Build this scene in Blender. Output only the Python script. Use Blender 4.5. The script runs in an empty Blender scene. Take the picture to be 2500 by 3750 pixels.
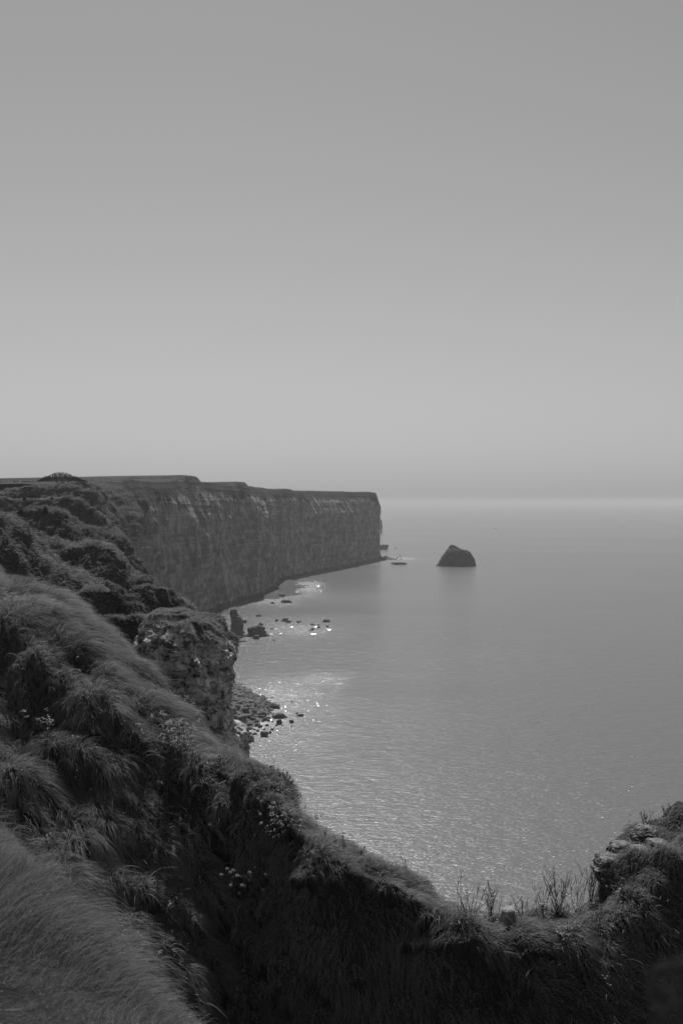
import bpy, bmesh, math, random
import numpy as np
from mathutils import Vector
from mathutils.bvhtree import BVHTree

# ------------------------------------------------------------------ camera, sky, sun, exposure
scene = bpy.context.scene
EYE = 75.0                      # metres above the sea
F = 3750 * 35.0 / 36.0          # focal length in photograph pixels
HOR = 1835.0                    # eye level in the photograph
cam_d = bpy.data.cameras.new('camera'); cam = bpy.data.objects.new('camera', cam_d)
scene.collection.objects.link(cam); scene.camera = cam
cam.location = (0, 0, EYE); cam.rotation_euler = (math.radians(90), 0, 0)
cam_d.lens = 35; cam_d.sensor_width = 36; cam_d.sensor_fit = 'AUTO'
cam_d.shift_y = -(1875 - HOR) / 3750
cam_d.clip_start = 0.05; cam_d.clip_end = 120000
cam_d.dof.use_dof = True; cam_d.dof.focus_distance = 45; cam_d.dof.aperture_fstop = 6.3

SUN_AZ, SUN_EL = -8.0, 54.0    # degrees left of the view axis (+Y), above the horizon
world = bpy.data.worlds.new('World'); scene.world = world; world.use_nodes = True
wn = world.node_tree; wn.nodes.clear()
sky = wn.nodes.new('ShaderNodeTexSky'); sky.sky_type = 'NISHITA'; sky.sun_disc = False
sky.sun_elevation = math.radians(SUN_EL); sky.sun_rotation = math.radians(SUN_AZ)
sky.altitude = 75; sky.air_density = 2.1; sky.dust_density = 0.3; sky.ozone_density = 1.0
bw = wn.nodes.new('ShaderNodeRGBToBW')
bg = wn.nodes.new('ShaderNodeBackground'); bg.inputs['Strength'].default_value = 0.055
wo = wn.nodes.new('ShaderNodeOutputWorld')
wn.links.new(sky.outputs[0], bw.inputs[0]); wn.links.new(bw.outputs[0], bg.inputs[0]); wn.links.new(bg.outputs[0], wo.inputs[0])

sun_d = bpy.data.lights.new('sun', 'SUN'); sun = bpy.data.objects.new('sun', sun_d)
scene.collection.objects.link(sun)
sun_d.energy = 5.0; sun_d.angle = math.radians(0.55); sun_d.color = (1, 1, 1)
a, e = math.radians(SUN_AZ), math.radians(SUN_EL)
to_sun = Vector((math.sin(a) * math.cos(e), math.cos(a) * math.cos(e), math.sin(e)))
sun.rotation_euler = (-to_sun).to_track_quat('-Z', 'Y').to_euler()

vs = scene.view_settings
scene.display_settings.display_device = 'sRGB'
vs.view_transform = 'Standard'; vs.look = 'None'; vs.exposure = 0.0; vs.gamma = 1.0
vs.use_curve_mapping = False
scene.cycles.max_bounces = 6; scene.cycles.diffuse_bounces = 2; scene.cycles.glossy_bounces = 3
scene.cycles.transmission_bounces = 4; scene.cycles.volume_bounces = 1
scene.cycles.use_denoising = True
scene.cycles_curves.shape = 'RIBBONS'

# ------------------------------------------------------------------ helpers
C = scene.collection
RNG = np.random.default_rng(7)
random.seed(7)
H_PREC = {}

def link(o, parent=None):
    C.objects.link(o)
    if parent is not None: o.parent = parent
    return o

def tag(o, label=None, cat=None, group=None, kind=None):
    if label: o['label'] = label
    if cat: o['category'] = cat
    if group: o['group'] = group
    if kind: o['kind'] = kind
    return o

def empty(name, loc, label, cat, group=None):
    o = bpy.data.objects.new(name, None); o.empty_display_size = 0.2
    link(o); o.location = loc
    return tag(o, label, cat, group)

def P(px, py, d):
    """point at depth d (metres along +Y) that stands at photograph pixel px, py"""
    px = np.asarray(px, float); py = np.asarray(py, float); d = np.asarray(d, float)
    return np.stack([(px - 1250) / F * d, d + 0 * px, EYE - (py - HOR) / F * d], -1)

def sea_d(py): return EYE * F / (py - HOR)

def _hash(ix, iy, iz, seed):
    h = (ix.astype(np.int64) * 374761393 + iy.astype(np.int64) * 668265263 + iz.astype(np.int64) * 2147483647 + seed * 1274126177) & 0xFFFFFFFF
    h = ((h ^ (h >> 13)) * 1274126177) & 0xFFFFFFFF
    h = ((h ^ (h >> 16)) * 2246822519) & 0xFFFFFFFF
    return ((h ^ (h >> 15)) & 0xFFFFFF) / float(0xFFFFFF)

def vnoise(p, seed=0):
    """smooth value noise in -1..1 at points (...,3)"""
    p = np.asarray(p, float); i = np.floor(p); f = p - i; f = f * f * f * (f * (f * 6 - 15) + 10)
    ix, iy, iz = i[..., 0], i[..., 1], i[..., 2]
    fx, fy, fz = f[..., 0], f[..., 1], f[..., 2]
    r = 0
    for dx in (0, 1):
        for dy in (0, 1):
            for dz in (0, 1):
                w = (fx if dx else 1 - fx) * (fy if dy else 1 - fy) * (fz if dz else 1 - fz)
                r = r + w * _hash(ix + dx, iy + dy, iz + dz, seed)
    return r * 2 - 1

def fbm(p, octv=4, seed=0, gain=0.5, lac=2.03):
    p = np.asarray(p, float); s = 0; a_ = 1; n = 0
    for k in range(octv):
        s = s + a_ * vnoise(p, seed + 17 * k); n += a_
        a_ *= gain; p = p * lac + 11.3
    return s / n

def ridged(p, octv=3, seed=0):
    return 1 - 2 * np.abs(fbm(p, octv, seed))

def sm(x, a_, b_):
    t = np.clip((x - a_) / (b_ - a_), 0, 1); return t * t * (3 - 2 * t)

def mesh_obj(name, verts, faces, mat, parent=None, smooth=True):
    me = bpy.data.meshes.new(name)
    me.from_pydata([tuple(v) for v in np.asarray(verts, float).reshape(-1, 3).tolist()], [], faces)
    if smooth: me.polygons.foreach_set('use_smooth', [True] * len(me.polygons))
    me.update()
    if mat: me.materials.append(mat)
    return link(bpy.data.objects.new(name, me), parent)

def grid_faces(R, K, wrap=False):
    r = np.arange(R - 1)[:, None]; k = np.arange(K if wrap else K - 1)[None, :]; k2 = (k + 1) % K
    q = np.stack([r * K + k, r * K + k2, (r + 1) * K + k2, (r + 1) * K + k], -1)
    return q.reshape(-1, 4).tolist()

def grid_normals(V):
    du = np.gradient(V, axis=1); dv = np.gradient(V, axis=0)
    n = np.cross(du, dv); n /= np.linalg.norm(n, axis=-1, keepdims=True) + 1e-12
    return n

def grid_obj(name, V, mat, attrs=None, wrap=False):
    R, K = V.shape[:2]
    o = mesh_obj(name, V.reshape(-1, 3), grid_faces(R, K, wrap), mat)
    for k, v in (attrs or {}).items():
        at = o.data.attributes.new(k, 'FLOAT', 'POINT'); at.data.foreach_set('value', np.asarray(v, float).reshape(-1).astype(np.float32))
    return o

def resample(pts, n):
    pts = np.asarray(pts, float); d = np.r_[0, np.cumsum(np.linalg.norm(np.diff(pts, axis=0), axis=1))]
    t = np.linspace(0, d[-1], n)
    return np.stack([np.interp(t, d, pts[:, k]) for k in range(3)], -1)

def smooth_grid(V, it, axes=(0, 1)):
    for _ in range(it):
        for ax in axes:
            W = V.copy()
            sl = [slice(None)] * 3; a0 = sl.copy(); a1 = sl.copy(); am = sl.copy()
            a0[ax] = slice(0, -2); a1[ax] = slice(2, None); am[ax] = slice(1, -1)
            W[tuple(am)] = 0.5 * V[tuple(am)] + 0.25 * (V[tuple(a0)] + V[tuple(a1)])
            V = W
    return V

def loft_rows(rows, counts):
    """rows: list of (K,3); counts: number of steps to the next row"""
    out = []
    for i in range(len(rows) - 1):
        for t in np.linspace(0, 1, counts[i], endpoint=False):
            out.append(rows[i] * (1 - t) + rows[i + 1] * t)
    out.append(rows[-1])
    return np.array(out)

# ------------------------------------------------------------------ materials (all neutral: the place is seen in black and white)
def mat_new(name):
    m = bpy.data.materials.new(name); m.use_nodes = True
    nt = m.node_tree; nt.nodes.clear()
    return m, nt, nt.nodes.new('ShaderNodeOutputMaterial')

def nd(nt, t, **kw):
    n = nt.nodes.new(t)
    for k, v in kw.items():
        if k in n.inputs: n.inputs[k].default_value = v
        else: setattr(n, k, v)
    return n

def gray_ramp(nt, fac, stops):
    r = nt.nodes.new('ShaderNodeValToRGB')
    el = r.color_ramp.elements
    while len(el) < len(stops): el.new(0.5)
    for e_, (p_, v_) in zip(el, stops):
        e_.position = p_; e_.color = (v_, v_, v_, 1)
    nt.links.new(fac, r.inputs[0])
    return r.outputs[0]

def coords(nt, scale=(1, 1, 1)):
    tc = nt.nodes.new('ShaderNodeTexCoord'); mp = nt.nodes.new('ShaderNodeMapping')
    mp.inputs['Scale'].default_value = scale
    nt.links.new(tc.outputs['Object'], mp.inputs[0])
    return mp.outputs[0]

def noise(nt, vec, scale, detail=6, rough=0.55, dist=0.0):
    n = nd(nt, 'ShaderNodeTexNoise'); n.inputs['Scale'].default_value = scale
    n.inputs['Detail'].default_value = detail; n.inputs['Roughness'].default_value = rough; n.inputs['Distortion'].default_value = dist
    nt.links.new(vec, n.inputs['Vector'])
    return n.outputs[0]

def math_n(nt, op, a_, b_=None):
    n = nt.nodes.new('ShaderNodeMath'); n.operation = op
    for i, v in enumerate((a_, b_)):
        if v is None: continue
        if isinstance(v, (int, float)): n.inputs[i].default_value = v
        else: nt.links.new(v, n.inputs[i])
    return n.outputs[0]

def mix_c(nt, fac, a_, b_, blend='MIX'):
    n = nt.nodes.new('ShaderNodeMix'); n.data_type = 'RGBA'; n.blend_type = blend
    for s, v in (('Factor', fac), ('A', a_), ('B', b_)):
        i = [x for x in n.inputs if x.name == s and x.enabled][0] if s != 'Factor' else n.inputs[0]
        if isinstance(v, (int, float)):
            i.default_value = v if s == 'Factor' else (v, v, v, 1)
        else: nt.links.new(v, i)
    return [x for x in n.outputs if x.enabled][0]

def principled(nt, out, col, rough=0.9, bump=None, bump_d=0.05, bump_s=1.0, spec=0.2):
    p = nt.nodes.new('ShaderNodeBsdfPrincipled')
    p.inputs['Roughness'].default_value = rough; p.inputs['Specular IOR Level'].default_value = spec
    if isinstance(col, (int, float)): p.inputs['Base Color'].default_value = (col, col, col, 1)
    else: nt.links.new(col, p.inputs['Base Color'])
    if bump is not None:
        b = nt.nodes.new('ShaderNodeBump'); b.inputs['Strength'].default_value = bump_s; b.inputs['Distance'].default_value = bump_d
        nt.links.new(bump, b.inputs['Height']); nt.links.new(b.outputs[0], p.inputs['Normal'])
    nt.links.new(p.outputs[0], out.inputs[0])
    return p

def chalk_color(nt, s, lo=0.13, hi=0.33, band=3.0):
    """chalk: beds of different tone, run-off stains, pits and lichen"""
    v = coords(nt)
    beds = noise(nt, coords(nt, (0.12, 0.12, band)), s, 5, 0.65, 0.5)
    runs = noise(nt, coords(nt, (1.0, 1.0, 0.16)), s * 0.55, 7, 0.68, 1.6)
    blot = noise(nt, v, s * 1.6, 8, 0.62, 0.4)
    mx = math_n(nt, 'ADD', math_n(nt, 'MULTIPLY', beds, 0.28), math_n(nt, 'ADD', math_n(nt, 'MULTIPLY', runs, 0.3), math_n(nt, 'MULTIPLY', blot, 0.55)))
    return gray_ramp(nt, mx, [(0.42, lo), (0.55, (lo + hi) * .42), (0.66, hi), (0.8, hi * 1.15)]), blot, beds

def make_chalk(name, s, lo, hi, band, pits=None, bump_d=0.1):
    m, nt, out = mat_new(name)
    col, blot, beds = chalk_color(nt, s, lo, hi, band)
    h = math_n(nt, 'ADD', math_n(nt, 'MULTIPLY', blot, 0.8), math_n(nt, 'MULTIPLY', beds, 0.6))
    if pits:
        n1 = noise(nt, coords(nt), pits, 4, 0.6, 0.8); n2 = noise(nt, coords(nt, (1, 1, 1.6)), pits * 0.3, 3, 0.5)
        n3 = noise(nt, coords(nt, (0.35, 0.35, 2.2)), pits * 0.55, 3, 0.6)
        n1 = math_n(nt, 'ADD', math_n(nt, 'MULTIPLY', n1, 0.7), math_n(nt, 'MULTIPLY', n3, 0.3))
        pm = gray_ramp(nt, math_n(nt, 'ADD', math_n(nt, 'MULTIPLY', n1, 0.62), math_n(nt, 'MULTIPLY', n2, 0.38)), [(0.0, 0), (0.515, 0.0), (0.545, 0.5), (0.58, 1), (1, 1)])
        col = mix_c(nt, math_n(nt, 'MULTIPLY', pm, 0.9), col, 0.035)
        h = math_n(nt, 'SUBTRACT', h, math_n(nt, 'MULTIPLY', pm, 0.35))
    principled(nt, out, col, 0.95, h, bump_d, 1.0, 0.1)
    return m

def make_turf(name, s, lo, hi, chalk=True, cs=0.12, clo=0.12, chi=0.3, band=3.0):
    """turf with bare chalk where the mesh attribute 'bare' says so"""
    m, nt, out = mat_new(name)
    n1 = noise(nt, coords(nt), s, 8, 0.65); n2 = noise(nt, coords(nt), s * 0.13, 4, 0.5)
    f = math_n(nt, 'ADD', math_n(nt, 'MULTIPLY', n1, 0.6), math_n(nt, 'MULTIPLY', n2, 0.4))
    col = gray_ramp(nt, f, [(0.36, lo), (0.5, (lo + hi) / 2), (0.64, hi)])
    h = n1
    if chalk:
        cc, blot, beds = chalk_color(nt, cs, clo, chi, band)
        at = nd(nt, 'ShaderNodeAttribute', attribute_name='bare')
        mk = math_n(nt, 'ADD', at.outputs['Fac'], math_n(nt, 'MULTIPLY', math_n(nt, 'SUBTRACT', noise(nt, coords(nt), cs * 2.5, 6, 0.65), 0.5), 0.9))
        mk = gray_ramp(nt, mk, [(0.42, 0), (0.58, 1)])
        col = mix_c(nt, mk, col, cc)
        h = math_n(nt, 'ADD', n1, math_n(nt, 'MULTIPLY', beds, 0.8))
    principled(nt, out, col, 0.95, h, 0.6 / s, 0.8, 0.05)
    return m

def make_grass(name, lo, hi, trans=0.45, gloss=0.06):
    m, nt, out = mat_new(name)
    hi_n = nt.nodes.new('ShaderNodeHairInfo')
    big = noise(nt, coords(nt), 0.55, 3, 0.5)
    f = math_n(nt, 'ADD', math_n(nt, 'MULTIPLY', hi_n.outputs['Random'], 0.5), math_n(nt, 'MULTIPLY', big, 0.5))
    col = gray_ramp(nt, f, [(0.2, lo), (0.5, (lo + hi) * 0.45), (0.8, hi)])
    d = nt.nodes.new('ShaderNodeBsdfDiffuse'); t = nt.nodes.new('ShaderNodeBsdfTranslucent'); g = nt.nodes.new('ShaderNodeBsdfGlossy')
    g.inputs['Roughness'].default_value = 0.45; g.inputs['Color'].default_value = (.6, .6, .6, 1)
    nt.links.new(col, d.inputs[0]); nt.links.new(col, t.inputs[0])
    m1 = nt.nodes.new('ShaderNodeMixShader'); m1.inputs[0].default_value = trans
    m2 = nt.nodes.new('ShaderNodeMixShader'); m2.inputs[0].default_value = gloss
    nt.links.new(d.outputs[0], m1.inputs[1]); nt.links.new(t.outputs[0], m1.inputs[2])
    nt.links.new(m1.outputs[0], m2.inputs[1]); nt.links.new(g.outputs[0], m2.inputs[2])
    nt.links.new(m2.outputs[0], out.inputs[0])
    return m

def make_leaf(name, v, trans=0.35):
    m, nt, out = mat_new(name)
    n1 = noise(nt, coords(nt), 9.0, 3, 0.6)
    col = gray_ramp(nt, n1, [(0.3, v * 0.6), (0.7, v * 1.3)])
    d = nt.nodes.new('ShaderNodeBsdfDiffuse'); t = nt.nodes.new('ShaderNodeBsdfTranslucent')
    nt.links.new(col, d.inputs[0]); nt.links.new(col, t.inputs[0])
    m1 = nt.nodes.new('ShaderNodeMixShader'); m1.inputs[0].default_value = trans
    nt.links.new(d.outputs[0], m1.inputs[1]); nt.links.new(t.outputs[0], m1.inputs[2]); nt.links.new(m1.outputs[0], out.inputs[0])
    return m

def make_plain(name, v, rough=0.8, s=6.0):
    m, nt, out = mat_new(name)
    n1 = noise(nt, coords(nt), s, 5, 0.6)
    principled(nt, out, gray_ramp(nt, n1, [(0.3, v * 0.7), (0.7, v * 1.25)]), rough, n1, 0.02)
    return m

M_CLIFF = make_turf('chalk_cliff', 0.35, 0.03, 0.085, True, 0.10, 0.05, 0.33, 5.0)
M_HILL = make_turf('coast_turf', 0.35, 0.02, 0.10, True, 0.25, 0.10, 0.24, 3.0)
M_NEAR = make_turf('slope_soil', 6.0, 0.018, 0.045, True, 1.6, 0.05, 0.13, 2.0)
M_PINN = make_chalk('pitted_chalk', 0.9, 0.26, 0.58, 2.2, pits=3.2, bump_d=0.3)
M_BLOCK = make_chalk('chalk_block', 5.0, 0.06, 0.24, 1.6, pits=11.0, bump_d=0.06)
M_ROCK = make_chalk('weathered_rock', 0.5, 0.06, 0.17, 2.0, bump_d=0.25)
M_PALE = make_chalk('pale_rock', 0.5, 0.12, 0.28, 2.0, bump_d=0.25)
M_STACK = make_chalk('dark_stack', 0.12, 0.02, 0.06, 3.0, bump_d=0.5)
M_GRASS = make_grass('dry_grass', 0.032, 0.36, 0.5)
M_GRASS_FAR = make_grass('coast_grass', 0.035, 0.24)
M_LEAF = make_leaf('dark_leaf', 0.05)
M_PLEAF = make_leaf('pale_leaf', 0.28)
M_FLOWER = make_leaf('pale_flower', 0.42)
M_STEM = make_plain('dry_stem', 0.035)
M_POST = make_plain('weathered_post', 0.08)
M_HULL = make_plain('boat_paint', 0.05)
M_SHINGLE = make_plain('shingle', 0.14, 0.9, 1.5)

# ------------------------------------------------------------------ sea
def make_sea():
    ang = np.radians(np.r_[np.arange(-180, -40, 5), np.arange(-40, 40, 0.35), np.arange(40, 180, 5)])
    rad = np.r_[0.5, np.geomspace(20, 200, 12), np.geomspace(210, 1700, 170), np.geomspace(1750, 30000, 60)]
    A, R_ = np.meshgrid(ang, rad)
    V = np.stack([R_ * np.sin(A), R_ * np.cos(A), 0 * A], -1)
    X, Y = V[..., 0], V[..., 1]
    px = 1250 + F * X / np.maximum(Y, 1)
    def blob(cx, cy, rx, ry): return np.exp(-((X - cx) / rx) ** 2 - ((Y - cy) / ry) ** 2)
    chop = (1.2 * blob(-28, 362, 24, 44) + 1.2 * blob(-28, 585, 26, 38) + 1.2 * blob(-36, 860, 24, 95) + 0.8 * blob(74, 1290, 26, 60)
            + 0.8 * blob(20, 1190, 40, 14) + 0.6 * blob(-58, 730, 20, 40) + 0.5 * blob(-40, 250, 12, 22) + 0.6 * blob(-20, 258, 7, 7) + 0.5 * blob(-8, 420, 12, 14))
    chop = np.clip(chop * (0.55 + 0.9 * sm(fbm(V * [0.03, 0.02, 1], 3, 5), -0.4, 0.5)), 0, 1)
    reef_a = np.clip(blob(-25, 590, 45, 60) + blob(-42, 860, 50, 130) + blob(70, 1290, 60, 120), 0, 1)
    m, nt, out = mat_new('sea_water')
    at = nd(nt, 'ShaderNodeAttribute', attribute_name='chop').outputs['Fac']
    big = noise(nt, coords(nt, (0.25, 1.0, 1)), 0.006, 4, 0.5, 0.6)
    w0 = noise(nt, coords(nt, (0.8, 1.15, 1)), 0.13, 3, 0.5, 0.3)
    w1 = noise(nt, coords(nt, (0.5, 1.2, 1)), 0.65, 4, 0.6, 0.2)
    w2 = noise(nt, coords(nt, (0.55, 1.2, 1)), 1.7, 3, 0.6, 0.2)
    ruff = gray_ramp(nt, big, [(0.35, 0.75), (0.65, 1.0)])
    h = math_n(nt, 'ADD', math_n(nt, 'ADD', math_n(nt, 'MULTIPLY', w0, 0.45), math_n(nt, 'MULTIPLY', w1, 0.36)), math_n(nt, 'MULTIPLY', w2, math_n(nt, 'ADD', 0.16, math_n(nt, 'MULTIPLY', at, 0.2))))
    h = math_n(nt, 'MULTIPLY', h, ruff)
    b = nt.nodes.new('ShaderNodeBump'); b.inputs['Strength'].default_value = 1.0; b.inputs['Distance'].default_value = 1.0
    nt.links.new(h, b.inputs['Height'])
    p0 = nt.nodes.new('ShaderNodeBsdfPrincipled')
    p0.inputs['Base Color'].default_value = (0.1, 0.1, 0.1, 1); p0.inputs['IOR'].default_value = 1.33
    nt.links.new(gray_ramp(nt, big, [(0.35, 0.225), (0.65, 0.265)]), p0.inputs['Roughness'])
    nt.links.new(b.outputs[0], p0.inputs['Normal'])
    nt.links.new(gray_ramp(nt, at, [(0.0, 0.10), (0.35, 0.14), (1.0, 0.28)]), p0.inputs['Base Color'])   # pale bed under the shallows
    # the steep little facets of the wavelets, each with its own tilt: they catch the sun one by one
    vo = nd(nt, 'ShaderNodeTexVoronoi'); vo.inputs['Scale'].default_value = 3.2; nt.links.new(coords(nt, (0.8, 1.2, 1)), vo.inputs['Vector'])
    vo2 = nd(nt, 'ShaderNodeTexVoronoi'); vo2.inputs['Scale'].default_value = 1.1; nt.links.new(coords(nt, (0.7, 1.2, 1)), vo2.inputs['Vector'])
    reef = nd(nt, 'ShaderNodeAttribute', attribute_name='reef').outputs['Fac']
    tl = nt.nodes.new('ShaderNodeVectorMath'); tl.operation = 'SUBTRACT'; tl.inputs[1].default_value = (0.5, 0.5, 0.5); nt.links.new(mix_c(nt, gray_ramp(nt, reef, [(0.45, 0), (0.5, 1)]), vo.outputs['Color'], vo2.outputs['Color']), tl.inputs[0])
    sc_ = nt.nodes.new('ShaderNodeVectorMath'); sc_.operation = 'SCALE'; nt.links.new(tl.outputs[0], sc_.inputs[0]); nt.links.new(math_n(nt, 'ADD', 0.69, math_n(nt, 'MULTIPLY', at, 0.5)), sc_.inputs['Scale'])
    mu = nt.nodes.new('ShaderNodeVectorMath'); mu.operation = 'MULTIPLY'; mu.inputs[1].default_value = (1, 1, 0); nt.links.new(sc_.outputs[0], mu.inputs[0])
    ad = nt.nodes.new('ShaderNodeVectorMath'); ad.operation = 'ADD'; ad.inputs[1].default_value = (0, 0, 1); nt.links.new(mu.outputs[0], ad.inputs[0])
    no = nt.nodes.new('ShaderNodeVectorMath'); no.operation = 'NORMALIZE'; nt.links.new(ad.outputs[0], no.inputs[0])
    p1 = nt.nodes.new('ShaderNodeBsdfPrincipled')
    p1.inputs['Base Color'].default_value = (0.055, 0.055, 0.055, 1); p1.inputs['IOR'].default_value = 1.33; p1.inputs['Roughness'].default_value = 0.13
    nt.links.new(no.outputs[0], p1.inputs['Normal'])
    pm = nt.nodes.new('ShaderNodeMixShader'); nt.links.new(math_n(nt, 'ADD', 0.012, math_n(nt, 'MULTIPLY', at, 0.28)), pm.inputs[0])
    nt.links.new(p0.outputs[0], pm.inputs[1]); nt.links.new(p1.outputs[0], pm.inputs[2]); p = pm
    # white flecks painted into the water colour for near-shore glints and glassy reflections
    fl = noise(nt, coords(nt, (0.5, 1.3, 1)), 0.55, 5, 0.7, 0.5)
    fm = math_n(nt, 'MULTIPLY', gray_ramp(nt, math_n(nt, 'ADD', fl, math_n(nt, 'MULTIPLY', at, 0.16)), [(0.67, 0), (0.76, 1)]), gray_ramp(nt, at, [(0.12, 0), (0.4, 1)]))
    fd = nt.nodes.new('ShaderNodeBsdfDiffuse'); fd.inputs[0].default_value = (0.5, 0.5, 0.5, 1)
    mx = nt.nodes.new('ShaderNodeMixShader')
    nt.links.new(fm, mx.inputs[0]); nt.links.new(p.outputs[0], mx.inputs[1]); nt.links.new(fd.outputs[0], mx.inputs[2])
    nt.links.new(mx.outputs[0], out.inputs[0])
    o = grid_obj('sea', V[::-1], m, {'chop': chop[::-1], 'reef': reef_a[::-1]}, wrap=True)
    tag(o, kind='structure')
make_sea()

# ------------------------------------------------------------------ the long chalk cliff with its cape
def make_far_cliff():
    T = np.array([  # depth, base x, top x, top z
        [395, -97, -122, 82.0], [460, -102, -117, 83.5], [510, -103, -116, 85.0], [560, -101, -112, 86.3], [620, -96, -108, 87.2],
        [660, -92, -104, 87.6], [700, -87, -99, 88.0], [750, -76, -90, 88.0], [793, -64, -80, 87.6], [860, -60, -74, 87.0], [925, -56, -68, 86.4],
        [950, -57, -67, 86.0], [980, -50, -62, 86.0], [1040, -34, -48, 85.9], [1094, -16, -32, 86.0], [1180, 12, -2, 86.2], [1250, 35, 24, 86.2], [1296, 50, 41, 86.2]])
    n = 620
    d = np.linspace(T[0, 0], T[-1, 0], n)
    bx, tx, tz = (np.interp(d, T[:, 0], T[:, k]) for k in (1, 2, 3))
    ker = np.ones(9) / 9
    # the cape turns away behind its corner
    tail = np.array([[1310, 53, 45.5, 86], [1330, 52, 45.5, 85.6], [1360, 42, 36, 85.4], [1400, 15, 8, 85.2], [1500, -60, -68, 85.2]])
    dd = np.linspace(1298, 1500, 90)
    d = np.r_[d, dd]
    bx = np.r_[bx, np.interp(dd, np.r_[1296, tail[:, 0]], np.r_[50, tail[:, 1]])]
    tx = np.r_[tx, np.interp(dd, np.r_[1296, tail[:, 0]], np.r_[41, tail[:, 2]])]
    tz = np.r_[tz, np.interp(dd, np.r_[1296, tail[:, 0]], np.r_[86, tail[:, 3]])]
    sx = lambda v: np.r_[v[:4], np.convolve(v, ker, 'valid'), v[-4:]]
    bx, tx, tz = sx(bx), sx(tx), sx(tz)
    # mounds along the top
    for dc, w, hh in ((676, 20, 4.2), (640, 10, 1.5), (800, 17, 2.6), (1010, 25, 0.8), (540, 14, 0.9)):
        tz = tz + hh * np.exp(-((d - dc) / w) ** 4)
    tz = tz + 1.0 * fbm(np.stack([d * 0.05, 0 * d, 0 * d], -1), 5, 3, 0.65) - 1.1 * np.clip(vnoise(np.stack([d * 0.11, 0 * d, 0 * d], -1), 5) - 0.2, 0, 1)
    K = len(d)
    ts = np.r_[np.linspace(0, 0.06, 10)[:-1], np.linspace(0.06, 0.80, 90)[:-1], np.linspace(0.80, 1.0, 34)]
    rows, bare = [], []
    for t in ts:
        z = -2 + (tz + 2) * t
        # talus foot, steep wall, eased grassy brow
        out = np.interp(t, [0, 0.03, 0.06, 0.86, 0.95, 1.0], [1.28, 1.02, 0.84, 0.40, 0.22, 0.0])
        x = tx + (bx - tx) * out
        p = np.stack([x, d, z], -1)
        q = np.stack([d * 0.045, z * 0.006, 0 * d], -1)
        env = math.sin(math.pi * min(0.5, 0.12 + t)) * (1 - 0.93 * min(1, max(0, (t - 0.72) / 0.22)))
        flute = 5.5 * ridged(q + [0.02 * t, 0, 0], 2, 21) + 2.4 * ridged(np.stack([d * 0.085 + 0.5 * vnoise(p * 0.02, 3), z * 0.012, 0 * d], -1), 2, 9) + 0.9 * fbm(np.stack([d * 0.33, z * 0.06, 0 * d], -1), 4, 12)
        bed = 1.1 * vnoise(np.stack([0.004 * d, 0.02 * d, z * 0.33], -1), 4) + 0.7 * vnoise(np.stack([0.01 * d, 0.03 * d, z * 0.9], -1), 8)
        wander = 7.0 * fbm(np.stack([d * 0.012, z * 0.002, 0 * d], -1), 3, 79) + 3.0 * np.clip(vnoise(np.stack([d * 0.035, z * 0.03, 0 * d], -1), 80), 0, 1)
        p[:, 0] += (flute * 0.85 + bed * 0.5) * env + wander * env + 2.2 * fbm(p * 0.07, 3, 77) * env + 1.8 * ridged(np.stack([d * 0.07 + 0.9 * vnoise(p * 0.03, 81), z * 0.02, 0 * d], -1), 3, 78) * sm(t, 0.7, 0.9) * (1.15 - t) * 0.8
        p[:, 1] += 0.3 * flute * env
        rows.append(p)
        b = 1 - sm(t + 0.07 * (fbm(np.stack([d * 0.06, z * 0.02, 0 * d], -1), 4, 31) + 0.4 * vnoise(np.stack([d * 0.3, z * 0.05, 0 * d], -1), 33)), 0.82, 0.95)
        b = b * np.where(t < 0.05, 0.45, 1.0)
        b = np.clip(b - (0.9 * sm(600 - d, 0, 130) * sm(t, 0.2, 0.7)) * (0.5 + 1.0 * fbm(np.stack([d * 0.06, z * 0.06, 0 * d], -1), 4, 35)), 0, 1)
        bare.append(b)
    for inl, dz in ((1.5, 0.35), (5, 0.5), (12, 0.4), (40, 0.1), (140, -1.5), (300, -3)):
        p = np.stack([tx - inl, d + 0.12 * inl, tz + dz + 0.25 * fbm(np.stack([tx * .2 - inl, d * .2, 0 * d], -1), 3, 2)], -1)
        rows.append(p); bare.append(0 * d)
    V = np.array(rows)
    o = grid_obj('far_cliff', V[:, ::-1], M_CLIFF, {'bare': np.array(bare)[:, ::-1]})
    tag(o, kind='structure')
    return o
far_cliff = make_far_cliff()

def make_shelf():
    d = np.linspace(540, 1330, 420)
    bx = np.interp(d, [395, 510, 560, 620, 700, 750, 793, 860, 925, 950, 980, 1040, 1094, 1180, 1250, 1296, 1330], [-97, -103, -101, -96, -87, -76, -64, -60, -56, -57, -50, -34, -16, 12, 35, 50, 53])
    u = np.linspace(-12, 42, 64)
    X = bx[None] + u[:, None]; Y = d[None] + 0 * X
    p = np.stack([X, Y, 0 * X], -1)
    reach = 9 + 15 * np.clip(vnoise(p * [0.0, 0.022, 0], 85) + 0.15, 0, 1) + 6 * vnoise(p * [0.0, 0.09, 0], 86) + 15 * np.exp(-((Y - 800) / 55) ** 2) + 10 * np.exp(-((Y - 940) / 40) ** 2)
    Z = np.clip((reach - u[:, None]) * 0.14, -1.2, 1.6) + 1.3 * fbm(p * [0.11, 0.07, 1], 4, 87) + 0.5 * np.round(2 * fbm(p * [0.2, 0.12, 1], 3, 88)) - 0.15
    Z = np.where(u[:, None] > reach + 12, -1.8, Z)
    o = grid_obj('rock_shelf', np.stack([X, Y, np.maximum(Z, -1.9)], -1), make_chalk('wet_shelf', 0.3, 0.035, 0.10, 2.0, bump_d=0.3))
    tag(o, kind='structure')
make_shelf()

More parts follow.
